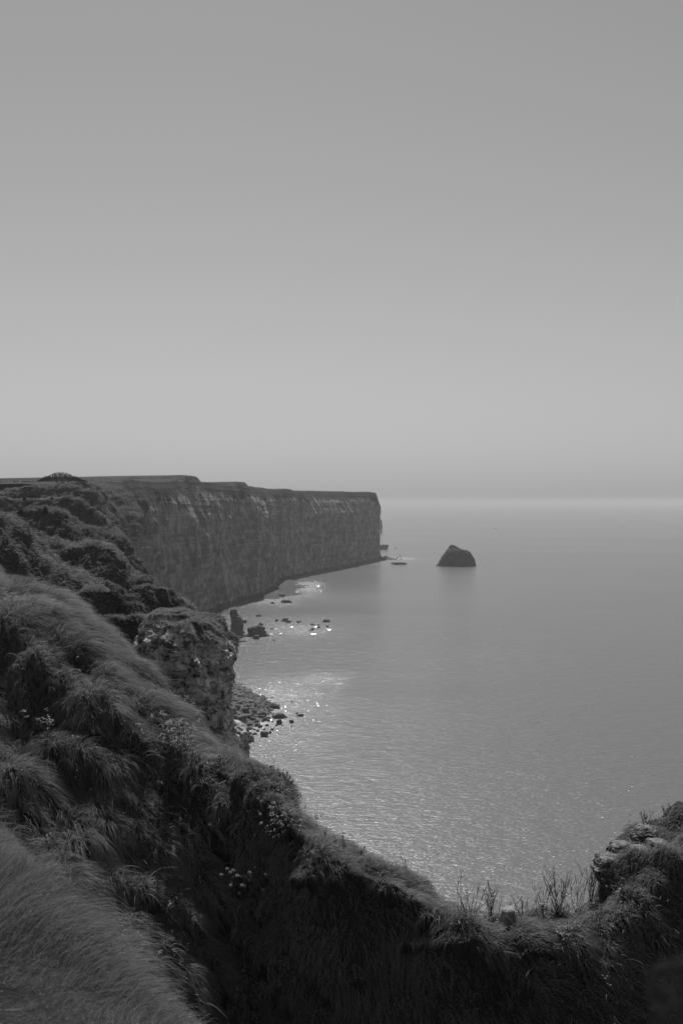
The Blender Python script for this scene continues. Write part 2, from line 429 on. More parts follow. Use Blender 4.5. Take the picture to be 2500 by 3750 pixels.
# ------------------------------------------------------------------ profile rocks: a closed rock from its left and right outline, with its own depth
def profile_rock(name, prof, d0, ratio, mat, parent=None, amp=0.04, seed=0, rows=60, ring=72, power=0.75, lowest=None, crease=None, fs=None, skew=0.0, block=0.0):
    prof = sorted(prof)                                     # (py, left, right), top first
    py = np.array([p[0] for p in prof], float); L = np.array([p[1] for p in prof], float); R_ = np.array([p[2] for p in prof], float)
    yy = np.linspace(py[0], py[-1], rows)
    l = np.interp(yy, py, L); r = np.interp(yy, py, R_)
    k = d0 / F
    cx = ((l + r) / 2 - 1250) * k; hw = (r - l) / 2 * k; z = EYE - (yy - HOR) * k
    if lowest is not None:                                  # carry the rock down to the sea
        ex = np.linspace(z[-1], lowest, 26)[1:]
        cx = np.r_[cx, np.full(len(ex), cx[-1])]; hw = np.r_[hw, hw[-1] + (z[-1] - ex) * 0.05]; z = np.r_[z, ex]
    th = np.linspace(0, 2 * math.pi, ring, endpoint=False)
    c, s = np.cos(th), np.sin(th)
    cc = np.sign(c) * np.abs(c) ** power; ss = np.sign(s) * np.abs(s) ** power
    V = np.zeros((len(z), ring, 3))
    V[..., 0] = cx[:, None] + hw[:, None] * cc[None]
    wref = np.max(hw)
    V[..., 1] = d0 + (0.35 * hw + 0.65 * np.minimum(hw * 1.6, wref))[:, None] * ratio * ss[None] + skew * (z - z[-1])[:, None]
    V[..., 2] = z[:, None]
    if crease is not None: V = crease(V)
    nrm = np.stack([V[..., 0] - cx[:, None], V[..., 1] - d0, 0 * V[..., 2]], -1)
    nrm /= np.linalg.norm(nrm, axis=-1, keepdims=True) + 1e-9
    w = 2 * wref; q = V / w * (fs or 5.0) + seed * 3.7
    disp = fbm(q, 5, seed, 0.55) * 1.0 + 0.35 * np.sign(np.sin(V[..., 2] / w * 38 + 3 * vnoise(q * 0.5, seed + 3))) * (0.4 + 0.6 * vnoise(q * [0.6, .6, 2], seed + 5)) + 0.6 * np.abs(fbm(q * 2.3, 3, seed + 9)) - 0.2
    if block:
        for k_, (sx_, sz_) in enumerate(((3.2, 4.4), (7.0, 10.0))):
            qq = V / w + 0.06 * np.stack([fbm(q * 0.8, 2, seed + 70 + j) for j in range(3)], -1)
            cq = np.stack([np.floor(qq[..., 0] * sx_ * 1.7 + 0.5 * np.floor(qq[..., 2] * sz_)), np.floor(qq[..., 1] * sx_ * 1.7), np.floor(qq[..., 2] * sz_)], -1)
            disp = disp + block * (1.0 - 0.45 * k_) * (_hash(cq[..., 0], cq[..., 1], cq[..., 2], seed + k_) * 2 - 1)
    edge = np.ones(len(z)); edge[0] = 0.3
    V = V + nrm * (disp * amp * w * edge[:, None])[..., None]
    V[..., 2] += (amp * 0.5 * w * fbm(q * 1.7 + 9, 3, seed + 40)) * edge[:, None]
    vt = V.reshape(-1, 3).tolist(); fc = grid_faces(len(z), ring, True)
    top = V[0].mean(0); top[2] += amp * w * 0.3; vt.append(top.tolist()); ti = len(vt) - 1
    fc += [[ti, (j + 1) % ring, j] for j in range(ring)]
    bot = V[-1].mean(0); vt.append(bot.tolist()); bi = len(vt) - 1; o0 = (len(z) - 1) * ring
    fc += [[bi, o0 + j, o0 + (j + 1) % ring] for j in range(ring)]
    fc = [f[::-1] for f in fc]
    org = np.array([cx[-1], d0, z[-1]])
    o = mesh_obj(name, np.array(vt) - org, fc, mat, parent); o.location = org
    return o, V

o, _ = profile_rock('sea_stack', [(2074, 1590, 1741), (2062, 1605, 1738), (2050, 1612, 1736), (2035, 1619, 1728), (2027, 1626, 1723), (2016, 1634, 1711), (2010, 1639, 1688), (2003, 1643, 1674), (1998, 1646, 1666), (1995.5, 1650, 1658)],
                    sea_d(2072), 0.62, M_STACK, amp=0.014, seed=3, rows=110, ring=140, block=0.9)
tag(o, 'dark hump-shaped sea stack standing alone in the open water', 'sea stack')

ar = empty('arch_rock', P(1365, 1951, sea_d(1951)), 'small pierced rock just showing past the edge of the far cape', 'rock')
for nm, pr, sd in (('arch', [(1939, 1338, 1399), (1930, 1342, 1400), (1920, 1345, 1400.5), (1912, 1350, 1398), (1905, 1352, 1396), (1898, 1356, 1390), (1895, 1360, 1384)], 5),
                   ('leg', [(1952, 1391, 1399), (1944, 1391, 1398), (1937, 1388, 1399)], 6), ('leg', [(1952, 1340, 1372), (1937, 1340, 1376)], 8)):
    o, _ = profile_rock(nm, pr, sea_d(1951), 0.5, M_ROCK, None, amp=0.03, seed=sd, rows=24, ring=40)
    o.parent = ar; o.location = Vector(o.location) - Vector(ar.location)

# ------------------------------------------------------------------ ridges and gullies of the middle distance
def px_row(pts, d):
    pts = np.asarray(pts, float); dd = np.full(len(pts), d) if np.isscalar(d) else np.asarray(d, float)
    return P(pts[:, 0], pts[:, 1], dd)

def make_hill():
    K = 420
    crests = [
        ([(-260, 1840), (-60, 1878), (15, 1897), (41, 1914), (77, 1942), (128, 2004), (153, 2030), (204, 2066), (240, 2088), (296, 2103), (330, 2124), (380, 2160)], 112),
        ([(-260, 1850), (0, 1905), (92, 1947), (153, 1960), (219, 1985), (286, 2006), (330, 2003), (357, 1994), (408, 2007), (444, 2052), (459, 2086), (490, 2103), (532, 2126)], 150),
        ([(-260, 1866), (0, 1886), (60, 1890), (102, 1881), (143, 1879), (204, 1873), (232, 1875), (255, 1894), (281, 1918), (326, 1932), (388, 1945), (439, 1956), (459, 1986), (490, 2047), (517, 2106)], 200),
        ([(-260, 1838), (0, 1822), (60, 1835), (110, 1832), (150, 1830), (185, 1826), (217, 1825), (255, 1826), (288, 1834), (319, 1850), (357, 1873), (382, 1901), (400, 1926), (440, 1962)], 270),
        ([(-260, 1800), (0, 1806), (38, 1802), (56, 1788), (102, 1782), (178, 1782), (230, 1779), (255, 1776), (280, 1785), (306, 1794), (342, 1792), (362, 1805), (371, 1827), (376, 1852), (410, 1900), (440, 1930)], 340),
        ([(-260, 1771), (0, 1769), (150, 1767), (300, 1766), (330, 1772), (350, 1780), (380, 1815), (400, 1850), (425, 1885)], 430),
    ]
    rows, cnt = [], []
    def finish(w):
        w = list(map(tuple, w)); x, y, z = w[-1]
        w += [(x + 1.0, y + .5, z - 9), (x + 4, y + 1, z * 0.4), (x + 8, y + 1, -2.0)]
        return resample(w, K)
    W = [finish(px_row(p, d)) for p, d in crests]
    # the near foot of the first ridge
    f0 = W[0].copy(); f0[:, 1] -= 9; f0[:, 2] = np.minimum(f0[:, 2] - 9, f0[:, 2]); f0[:, 2] = np.maximum(f0[:, 2], -2)
    f1 = W[0].copy(); f1[:, 1] -= 30; f1[:, 2] = np.maximum(f1[:, 2] - 16, -2)
    rows = [f1, f0, W[0]]; cnt = [12, 34]
    drops = [6.0, 6.5, 7.0, 8.0, 4.0]
    for i in range(len(W) - 1):
        a_, b_ = W[i], W[i + 1]
        dr = drops[i]
        shelf = a_ * 0.62 + b_ * 0.38; shelf[:, 2] = np.minimum(a_[:, 2], b_[:, 2]) - 0.6 - 0.10 * dr
        gul = b_.copy(); gul[:, 1] -= dr * 0.95; gul[:, 2] -= dr; gul[:, 2] = np.maximum(gul[:, 2], -2)
        brow = b_.copy(); brow[:, 1] -= dr * 0.14; brow[:, 2] -= dr * 0.05
        rows += [shelf, gul, brow, b_]; cnt += [18, 14, 30, 8]
    back = W[-1].copy(); back[:, 1] += 60; back[:, 2] = np.where(back[:, 2] > 60, back[:, 2] - 1.2, back[:, 2])
    rows.append(back); cnt.append(8)
    V = smooth_grid(loft_rows(rows, cnt), 3)
    N = grid_normals(V); N *= np.sign(N[..., 2:3] + 1e-6)
    d = V[..., 1:2]
    n1 = fbm(V * [0.10, 0.06, 0.10], 4, 41)[..., None]; n2 = fbm(V * 0.45, 4, 44)[..., None]
    # run-off rills that go down to the right
    rill = ridged(np.stack([V[..., 1] * 0.16 + V[..., 0] * 0.08, V[..., 0] * 0.02, 0 * V[..., 0]], -1), 3, 47)[..., None]
    n3 = fbm(V * 1.3, 3, 45)[..., None]
    er = ridged(V * [0.16, 0.10, 0.05], 4, 48)[..., None]; er2 = ridged(V * [0.5, 0.33, 0.2], 3, 49)[..., None]
    V = V + N * (1.2 * n1 + 0.7 * n2 + 0.35 * n3 + 1.1 * er + 0.5 * er2 - 0.6 + 0.9 * rill * sm(-N[..., 2:3], -0.98, -0.5))
    N = grid_normals(V); N *= np.sign(N[..., 2:3] + 1e-6)
    steep = 1 - N[..., 2]
    colf = np.linspace(0, 1, K)[None] * np.ones((V.shape[0], 1))
    bare = sm(steep, 0.55, 0.85) * sm(colf, 0.45, 0.75) + 0.7 * sm(72 - V[..., 2], 8, 22)
    o = grid_obj('coast_hills', V, M_HILL, {'bare': np.clip(bare, 0, 1)})
    tag(o, kind='structure')
    return o, V, N, np.clip(bare, 0, 1)
hill, HV, HN, HB = make_hill()

# ------------------------------------------------------------------ grassy spur behind the slope, ending in the chalk pinnacle
def make_spur():
    K = 260
    back = [(-300, 2120), (60, 2190), (150, 2205), (210, 2203), (268, 2178), (332, 2153), (395, 2149), (478, 2142), (542, 2136), (606, 2155), (657, 2184), (686, 2203), (693, 2230), (700, 2320)]
    frnt = [(-300, 2140), (60, 2200), (160, 2222), (255, 2241), (319, 2248), (383, 2260), (446, 2280), (497, 2270), (540, 2262), (600, 2258), (660, 2270), (690, 2290)]
    def ext(w, low=20):
        w = list(map(tuple, w)); x, y, z = w[-1]
        w += [(x + .4, y + 1, z - 6), (x + 1.2, y + 2, low)]
        return resample(w, K)
    B = ext(px_row(back, np.interp([p[0] for p in back], [-300, 150, 690], [52, 68, 76])))
    Fr = ext(px_row(frnt, np.interp([p[0] for p in frnt], [-300, 150, 500, 690], [48, 58, 60, 62])))
    f0 = Fr.copy(); f0[:, 1] -= 1.8; f0[:, 2] -= 4.5
    f1 = Fr.copy(); f1[:, 1] -= 4.5; f1[:, 2] -= 16
    f2 = Fr.copy(); f2[:, 1] -= 8; f2[:, 2] = -2
    g = B.copy(); g[:, 1] -= 3.4; g[:, 2] -= 3.6
    g2 = Fr * 0.55 + B * 0.45; g2[:, 2] = np.minimum(Fr[:, 2] - 0.7, B[:, 2] - 3.2)
    bb = B.copy(); bb[:, 1] += 2.5; bb[:, 2] -= 3.5
    b2 = B.copy(); b2[:, 1] += 7; b2[:, 2] -= 20
    b3 = B.copy(); b3[:, 1] += 12; b3[:, 2] = -2
    Fb = Fr.copy(); Fb[:, 1] += 0.9; Fb[:, 2] -= 0.05
    Bb = B.copy(); Bb[:, 1] += 1.0; Bb[:, 2] -= 0.05
    bb[:, 1] += 2
    V = smooth_grid(loft_rows([f2, f1, f0, Fr, Fb, g2, g, B, Bb, bb, b2, b3], [10, 12, 22, 10, 12, 8, 26, 10, 10, 10, 10]), 2)
    N = grid_normals(V); N *= np.sign(N[..., 2:3] + 1e-6)
    V = V + N * (0.75 * fbm(V * 0.45, 4, 52) + 0.42 * fbm(V * 1.5, 4, 53))[..., None]
    N = grid_normals(V); N *= np.sign(N[..., 2:3] + 1e-6)
    steep = 1 - N[..., 2]
    bare = np.clip(sm(steep, 0.5, 0.9) * sm(V[..., 0], -13.5, -11.2), 0, 1)
    o = grid_obj('grassy_spur', V, make_turf('spur_turf', 2.0, 0.02, 0.06, True, 0.7, 0.06, 0.2, 2.0), {'bare': bare})
    tag(o, kind='structure')
    return o, V, N, bare
spur, SV, SN, SB = make_spur()

def pin_crease(V):
    # the block on the right stands back behind a slanting edge
    px = 1250 + F * V[..., 0] / 60.0; py = HOR + F * (EYE - V[..., 2]) / 60.0
    edge = np.interp(py, [2200, 2286, 2436, 2573, 2640, 2700], [700, 706, 753, 808, 840, 900])
    back = sm(px - edge, 2, 22) * (V[..., 1] < 61) * sm(2690 - py, 0, 60)
    V = V.copy(); V[..., 1] += 1.3 * back
    ledge = np.exp(-((py - 2548) / 9) ** 2) + np.exp(-((py - 2448) / 7) ** 2) * (px > 730) + .7 * np.exp(-((py - 2660) / 8) ** 2)
    V[..., 1] += 0.35 * ledge * (V[..., 1] < 61)
    hol = sm(575 - px, -25, 40) * sm(py - 2330, 0, 120) * (V[..., 1] < 61)
    V[..., 1] += 1.4 * hol
    return V
pinn, PV = profile_rock('chalk_pinnacle', [(2238, 572, 660), (2246, 548, 690), (2262, 532, 702), (2275, 524, 772), (2300, 516, 796), (2328, 512, 820), (2360, 512, 843), (2400, 516, 855), (2424, 518, 851), (2449, 520, 838), (2481, 525, 850),
        (2519, 525, 843), (2551, 525, 829), (2567, 525, 838), (2615, 525, 836), (2653, 520, 836), (2672, 520, 864), (2697, 520, 892), (2726, 520, 899), (2780, 520, 893)],
        60.0, 0.85, M_PINN, amp=0.03, seed=11, rows=230, ring=300, power=0.62, lowest=-2.0, crease=pin_crease, fs=9.0, block=0.5)
pinn.data.polygons.foreach_set('use_smooth', [False] * len(pinn.data.polygons))
tag(pinn, 'tall pale chalk pinnacle with dark pits and a grass cap above the shore', 'rock pinnacle')

# ------------------------------------------------------------------ the near hillside, saddle and knoll
KX = [-900, -200, 0, 250, 500, 640, 750, 850, 900, 1000, 1080, 1250, 1500, 1650, 1750, 1950, 2100, 2180, 2240, 2300, 2400, 2500, 2750, 4200]
E2Y = [1880, 2030, 2122, 2245, 2455, 2605, 2722, 2800, 2845, 2885, 2985, 3105, 3220, 3302, 3350, 3372, 3362, 3312, 3222, 3130, 3030, 2978, 2910, 2840]
E2D = [34, 30, 28, 26, 24, 23, 22, 21.4, 21, 20.4, 19.8, 18.9, 18.2, 17.9, 17.75, 17.7, 17.75, 17.9, 18.1, 18.4, 19.0, 19.5, 20, 24]
E1Y = [2010, 2170, 2250, 2380, 2560, 2690, 2790, 2850, 2890, 2940, 3030, 3155, 3268, 3360, 3432, 3475, 3490, 3470, 3420, 3350, 3240, 3150, 3040, 2960]
E1D = [28, 25.5, 24, 22.9, 22, 21.4, 20.8, 20.3, 20.1, 19.6, 19, 18.1, 17.5, 17.1, 16.9, 16.6, 16.5, 16.5, 16.5, 16.7, 17.1, 17.5, 18, 21]
BY = [2800, 3100, 3200, 3400, 3620, 3740, 3840, 3900, 3920, 3940, 3960] + [3980] * 13
DEL = [7.0, 6.4, 5.9, 5.4, 4.6, 3.9, 3.0, 2.1, 2.1, 1.9, 1.7, 1.3, 1.0, 0.95, 1.0, 0.9, 0.95, 1.1, 1.25, 1.4, 1.8, 2.2, 2.6, 3.2]
RIDGES = [  # (polyline in photograph pixels, width, height in metres): the tussocky folds of the slope
    ([(300, 2520), (345, 2560), (400, 2610), (470, 2690), (520, 2770)], 38, 0.55),
    ([(330, 2590), (320, 2680), (300, 2760)], 45, 0.4),
    ([(225, 2760), (320, 2815), (400, 2900), (470, 2990), (515, 3080)], 26, 0.42),
    ([(0, 2330), (120, 2400), (200, 2520)], 40, 0.35), ([(120, 2260), (260, 2380), (380, 2500)], 40, 0.35),
    ([(-20, 2900), (60, 2885), (125, 2905)], 45, 0.5),
    ([(410, 3230), (520, 3290), (600, 3380)], 28, 0.3), ([(640, 3340), (700, 3420), (760, 3530), (830, 3660)], 30, 0.42),
    ([(520, 3060), (540, 3130)], 30, 0.2),
    ([(715, 2880), (770, 2890), (860, 2880), (930, 2875), (1000, 2895)], 36, 0.22), ([(740, 2900), (800, 3010)], 20, 0.25), ([(880, 2870), (905, 2960)], 22, 0.18),
    ([(1090, 3220), (1160, 3200), (1210, 3230)], 24, 0.3), ([(1250, 3180), (1400, 3260), (1560, 3340)], 24, 0.15),
    ([(1700, 3440), (1560, 3460), (1500, 3450)], 16, 0.2), ([(1860, 3700), (1900, 3655), (1945, 3630)], 14, 0.22),
    ([(1900, 3450), (2000, 3480), (2080, 3470)], 30, 0.2), ([(2150, 3460), (2230, 3400), (2290, 3330), (2330, 3290)], 26, 0.22), ([(2330, 3200), (2420, 3170), (2500, 3190)], 26, 0.2),
]
def seg_dist(px, py, poly):
    best = np.full(px.shape, 1e9)
    for (x0, y0), (x1, y1) in zip(poly[:-1], poly[1:]):
        vx, vy = x1 - x0, y1 - y0
        t = np.clip(((px - x0) * vx + (py - y0) * vy) / (vx * vx + vy * vy), 0, 1)
        best = np.minimum(best, np.hypot(px - x0 - t * vx, py - y0 - t * vy))
    return best

def make_slope():
    K = 900
    px = np.linspace(-900, 4200, K)
    ip = lambda v: smooth_grid(np.repeat(np.interp(px, KX, v)[None, :, None], 3, 0), 12, (1,))[1, :, 0]
    e2y, e2d, e1y, e1d, by, dl = map(ip, (E2Y, E2D, E1Y, E1D, BY, DEL))
    rows = []
    E2 = P(px, e2y, e2d); E1 = P(px, e1y, e1d)
    bot = P(px, by, e1d - dl)
    mids = [P(px, e1y + (by - e1y) * f, e1d - dl * f ** 0.9) for f in np.linspace(0, 1, 130)]
    g0 = bot.copy(); g0[:, 1] -= 1.2; g0[:, 2] -= 2.2
    g1 = bot.copy(); g1[:, 0] *= 0.75; g1[:, 1] = np.maximum(g1[:, 1] - 5, 6.5); g1[:, 2] -= 3.0
    b0 = E2.copy(); b0[:, 1] += 0.8; b0[:, 2] -= 0.35
    b1 = E2.copy(); b1[:, 1] += 1.8; b1[:, 2] -= 2.0
    b2 = E2.copy(); b2[:, 1] += 4.0; b2[:, 2] -= 14
    b3 = E2.copy(); b3[:, 1] += 9.0; b3[:, 2] = -2
    lower = loft_rows([g1, g0, bot], [8, 10])[:-1]
    upper = loft_rows([E1, E2, b0, b1, b2, b3], [46, 10, 10, 14, 14])[1:]
    V = np.concatenate([lower, np.array(mids[::-1]), upper], 0)
    V = smooth_grid(V, 2)
    ppx = 1250 + F * V[..., 0] / V[..., 1]; ppy = HOR + F * (EYE - V[..., 2]) / V[..., 1]
    N = grid_normals(V); N *= np.sign(N[..., 2:3] + 1e-6)
    disp = np.zeros(ppx.shape)
    row_i = np.arange(V.shape[0])[:, None]
    front = (row_i < V.shape[0] - 34) * 1.0
    wob = 34 * fbm(V * 0.9, 4, 61)
    for poly, w, hgt in RIDGES:
        dd = seg_dist(ppx + wob, ppy + wob, poly)
        disp += 0.85 * hgt * (0.7 + 0.6 * fbm(V * 1.1, 3, 66)) * np.exp(-np.abs(dd / (w * 1.15)) ** 1.5)
    # combed folds that run down to the right
    fl = np.stack([(ppx * 0.80 - ppy * 0.58) * 0.010, (ppx * 0.58 + ppy * 0.80) * 0.0022, 0 * ppx], -1)
    lump = 0.40 * fbm(V * 0.9, 4, 62) + 0.16 * fbm(V * 2.6, 3, 63)
    lump = lump * (1 - 0.65 * sm(ppx, 850, 1150) * sm(ppy - np.interp(ppx, KX, E1Y), 60, 200))
    disp += lump + (0.20 * ridged(fl, 3, 64) - 0.05) * sm(1500 - ppx, 0, 700)
    band = np.abs(row_i - (V.shape[0] - 68)) / 46.0
    V = V + N * (disp * front)[..., None] * np.array([1, 1, 1])
    # keep the skyline of the saddle where it stands: the folds fade at the far edge
    N = grid_normals(V); N *= np.sign(N[..., 2:3] + 1e-6)
    # bare earth and chalk in the hollow on the right
    bare = sm(ppx, 2270, 2420) * sm(ppy, 3380, 3560) * 0.75 + sm(row_i - (V.shape[0] - 26), 0, 8) * np.ones_like(ppx)
    bare = np.clip(bare, 0, 1)
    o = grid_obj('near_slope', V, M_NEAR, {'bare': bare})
    tag(o, kind='structure')
    return o, V, N, bare, ppx, ppy
slope, NV, NN, NB, NPX, NPY = make_slope()

def make_bank():
    edge = np.array([(-7.0, 9.5, 74.2), (-4.2, 7.6, 73.6), (-2.6, 6.0, 73.42), (-1.62, 4.6, 73.36), (-.92, 3.6, 73.40), (-.47, 3.0, 73.36), (0.0, 2.3, 73.3), (0.5, 1.2, 73.25), (0.8, 0, 73.2), (0.9, -2, 73.2)])
    edge = smooth_grid(np.repeat(resample(edge, 180)[None], 3, 0), 8, (1,))[1]
    edge[:, 2] -= 0.24
    t = np.gradient(edge, axis=0); t[:, 2] = 0; t /= np.linalg.norm(t, axis=1, keepdims=True)
    outw = np.stack([-t[:, 1], t[:, 0], 0 * t[:, 0]], -1)             # away from the camera's ground, down into the gully
    if outw[100].dot([0.7, 0.7, 0]) < 0: outw = -outw
    prof = [(-3.2, 0.15), (-2.2, 0.18), (-1.2, 0.16), (-0.5, 0.08), (0, 0), (0.3, -0.16), (0.7, -0.8), (1.3, -2.6), (2.4, -5.5), (3.6, -8.0)]
    rows = []
    for i in range(len(prof) - 1):
        n = 16
        for f in np.linspace(0, 1, n, endpoint=(i == len(prof) - 2)):
            o_ = prof[i][0] * (1 - f) + prof[i + 1][0] * f; dz = prof[i][1] * (1 - f) + prof[i + 1][1] * f
            rows.append(edge + outw * o_ + np.array([0, 0, dz]))
    V = smooth_grid(np.array(rows), 4)
    V[..., 2] += 0.20 * fbm(V * 1.3, 3, 71) + 0.03 * fbm(V * 6, 2, 72)
    N = grid_normals(V); N *= np.sign(N[..., 2:3] + 1e-6)
    o = grid_obj('near_bank', V, M_NEAR, {'bare': np.zeros(V.shape[:2])})
    tag(o, kind='structure')
    return o, V, N
bank, BV, BN = make_bank()

# ------------------------------------------------------------------ beach and slumped ground at the foot of the cliffs
def make_shore(name, x0, x1, y0, y1, hfun, nx, ny, mat, seed):
    X, Y = np.meshgrid(np.linspace(x0, x1, nx), np.linspace(y0, y1, ny))
    Z = hfun(X, Y)
    V = np.stack([X, Y, Z], -1)
    o = grid_obj(name, V, mat, {'bare': 0.8 * np.ones(X.shape)})
    tag(o, kind='structure')
    return V
def beach_h(X, Y):
    p = np.stack([X, Y, 0 * X], -1)
    tip = np.interp(Y, [270, 300, 325, 345, 365, 385, 405, 430], [-60, -38, -28, -22, -20, -28, -36, -60])
    return np.clip((tip - X) * 0.10, -2, 3.2) + 0.35 * fbm(p * 0.35, 4, 81) - 0.35
make_shore('beach', -85, -8, 255, 440, beach_h, 150, 240, make_turf('beach_stone', 1.2, 0.07, 0.15, False), 81)
def slump_h(X, Y):
    p = np.stack([X, Y, 0 * X], -1)
    tip = np.interp(Y, [500, 530, 552, 575, 610, 660, 720], [-80, -66, -56, -58, -66, -80, -95])
    return np.clip((tip - X) * 0.42, -2, 22) * (0.75 + 0.5 * fbm(p * 0.06, 3, 83)) + 1.6 * fbm(p * 0.22, 4, 84) * sm(tip - X, 0, 8) - 0.5
make_shore('slumped_ground', -120, -45, 490, 730, slump_h, 110, 220, M_HILL, 84)

# ------------------------------------------------------------------ boulders
ICO = {}
def ico(sub):
    if sub not in ICO:
        bm = bmesh.new(); bmesh.ops.create_icosphere(bm, subdivisions=sub, radius=1.0)
        ICO[sub] = (np.array([v.co[:] for v in bm.verts]), [[v.index for v in f.verts] for f in bm.faces]); bm.free()
    return ICO[sub]

def rock_mesh(seed, sub=3, planes=11, rough=0.10):
    r = np.random.default_rng(seed)
    d, f = ico(sub); d = d / np.linalg.norm(d, axis=1, keepdims=True)
    n = r.normal(size=(planes, 3)); n /= np.linalg.norm(n, axis=1, keepdims=True)
    n = np.vstack([n, [[0, 0, 1]]]); h = r.uniform(0.62, 1.0, planes + 1); h[-1] = r.uniform(.75, 1)
    dot = d @ n.T
    rad = np.min(np.where(dot > 0.05, h[None] / np.maximum(dot, 0.05), 9), axis=1)
    rad = np.minimum(rad, 1.35)
    v = d * rad[:, None]
    v = v * (1 + rough * fbm(v * 2.3 + seed, 4, seed % 97))[:, None]
    v[:, 2] = np.maximum(v[:, 2], -0.6)
    mn, mxx = v.min(0), v.max(0)
    v[:, :2] = (v[:, :2] - (mn[:2] + mxx[:2]) / 2) / (mxx[:2] - mn[:2])
    v[:, 2] = (v[:, 2] - mn[2]) / (mxx[2] - mn[2])
    return v, f
def boulder(name, px, py, w, h, label, group, seed, z=0.0, mat=None, cat='boulder', d=None, sub=3, planes=11, depth=0.75, sink=0.12, yaw=0.0):
    """px: middle, py: foot of the rock in the photograph; w, h its size there"""
    d = d or (EYE - z) * F / (py - HOR)
    v, f = rock_mesh(seed, sub, planes)
    W, Hh = w * d / F, h * d / F * (1 + sink)
    v = v * [W, W * depth, Hh]
    c = P(px, py, d); c[2] = z - Hh * sink
    o = mesh_obj(name, v, f, mat or M_ROCK); o.location = c; o.rotation_euler = (0, 0, yaw)
    return tag(o, label, cat, group)

# the two great blocks of the slump
o, _ = profile_rock('rock_tower', [(2334, 838, 893), (2310, 842, 889), (2290, 846, 892), (2272, 850, 890), (2258, 846, 880), (2247, 842, 868), (2240, 845, 867), (2231, 848, 863)], 556, 0.8, M_ROCK, amp=0.04, seed=17, rows=50, ring=60, lowest=-2, block=1.0)
tag(o, 'tall dark block of fallen cliff at the water edge beside the slumped ground', 'boulder')
o, _ = profile_rock('fallen_rock', [(2329, 905, 988), (2318, 908, 975), (2308, 908, 972), (2299, 907, 970), (2294, 922, 966), (2288, 944, 962), (2282, 948, 956)], sea_d(2328), 0.6, M_ROCK, amp=0.035, seed=19, rows=40, ring=60, lowest=-1.5, block=1.0)
tag(o, 'dark peaked fallen rock in the shallows right of the tall block', 'boulder')
G_MID = 'rocks in the shallows beyond the pinnacle'
MID = [(948, 2257, 22, 7), (1013, 2276, 14, 9), (1041, 2275, 30, 12), (1056, 2279, 26, 8), (1092, 2280, 14, 7), (1101, 2277, 5, 5), (1195, 2277, 27, 10), (1144, 2288, 16, 5), (1166, 2290, 9, 4), (1167, 2299, 15, 5),
       (1198, 2296, 12, 5), (1145, 2306, 13, 7), (1136, 2310, 9, 5), (996, 2304, 14, 4), (903, 2331, 25, 9), (897, 2281, 14, 11), (1004, 2345, 8, 3), (915, 2325, 18, 7), (891, 2318, 12, 9), (880, 2336, 20, 8)]
for i, (x, y, w, h) in enumerate(MID):
    lab = 'small dark rock in the glittering shallows beyond the pinnacle'
    if i == 2: lab = 'largest of the low dark rocks in the glittering shallows'
    if i == 6: lab = 'outermost wide dark rock in the glittering shallows'
    boulder('shallows_rock', x, y, w, h, lab, G_MID if i not in (2, 6) else None, 200 + i)
boulder('slab_rock', 871, 2350, 60, 8, 'long flat slab of rock lying at the water line under the tall block', None, 231, depth=0.4)
boulder('shallows_rock', 937, 2340, 26, 15, 'pointed rock in front of the dark peaked fallen rock', None, 232)
FAR = [(1050, 2207, 43, 10), (999, 2210, 16, 6), (1077, 2122, 24, 14), (1063, 2152, 18, 9), (1080, 2155, 16, 5), (1031, 2152, 10, 5), (1067, 2138, 9, 5), (1033, 2185, 24, 10), (1128, 2114, 8, 4), (1187, 2128, 8, 3), (1181, 2151, 8, 3), (1050, 2137, 9, 5), (1040, 2120, 30, 9), (1015, 2140, 24, 8)]
for i, (x, y, w, h) in enumerate(FAR):
    if i == 0: boulder('reef_rock', x, y, w, h, 'long low dark reef rock off the middle of the cliff foot', None, 300, depth=0.5); continue
    boulder('cliff_foot_rock', x, y, w, h, 'dark rock in the surf at the foot of the long cliff', 'rocks at the foot of the long cliff', 300 + i)
boulder('reef_rock', 1460, 2067, 62, 8, 'long flat reef rock between the cape and the sea stack', None, 331, depth=0.35)
for i, (x, y, w, h) in enumerate([(1410, 2043, 18, 8), (1455, 2043, 6, 3), (1467, 2048, 6, 3), (1464, 2037, 10, 3), (1448, 2008, 8, 3), (1435, 2046, 5, 2)]):
    boulder('cape_rock', x, y, w, h, 'small rock awash off the tip of the cape', 'rocks off the cape', 340 + i, sub=2)
boulder('cape_boulder', 1406, 2012, 32, 18, 'dark boulder heap against the foot of the cape', None, 350)

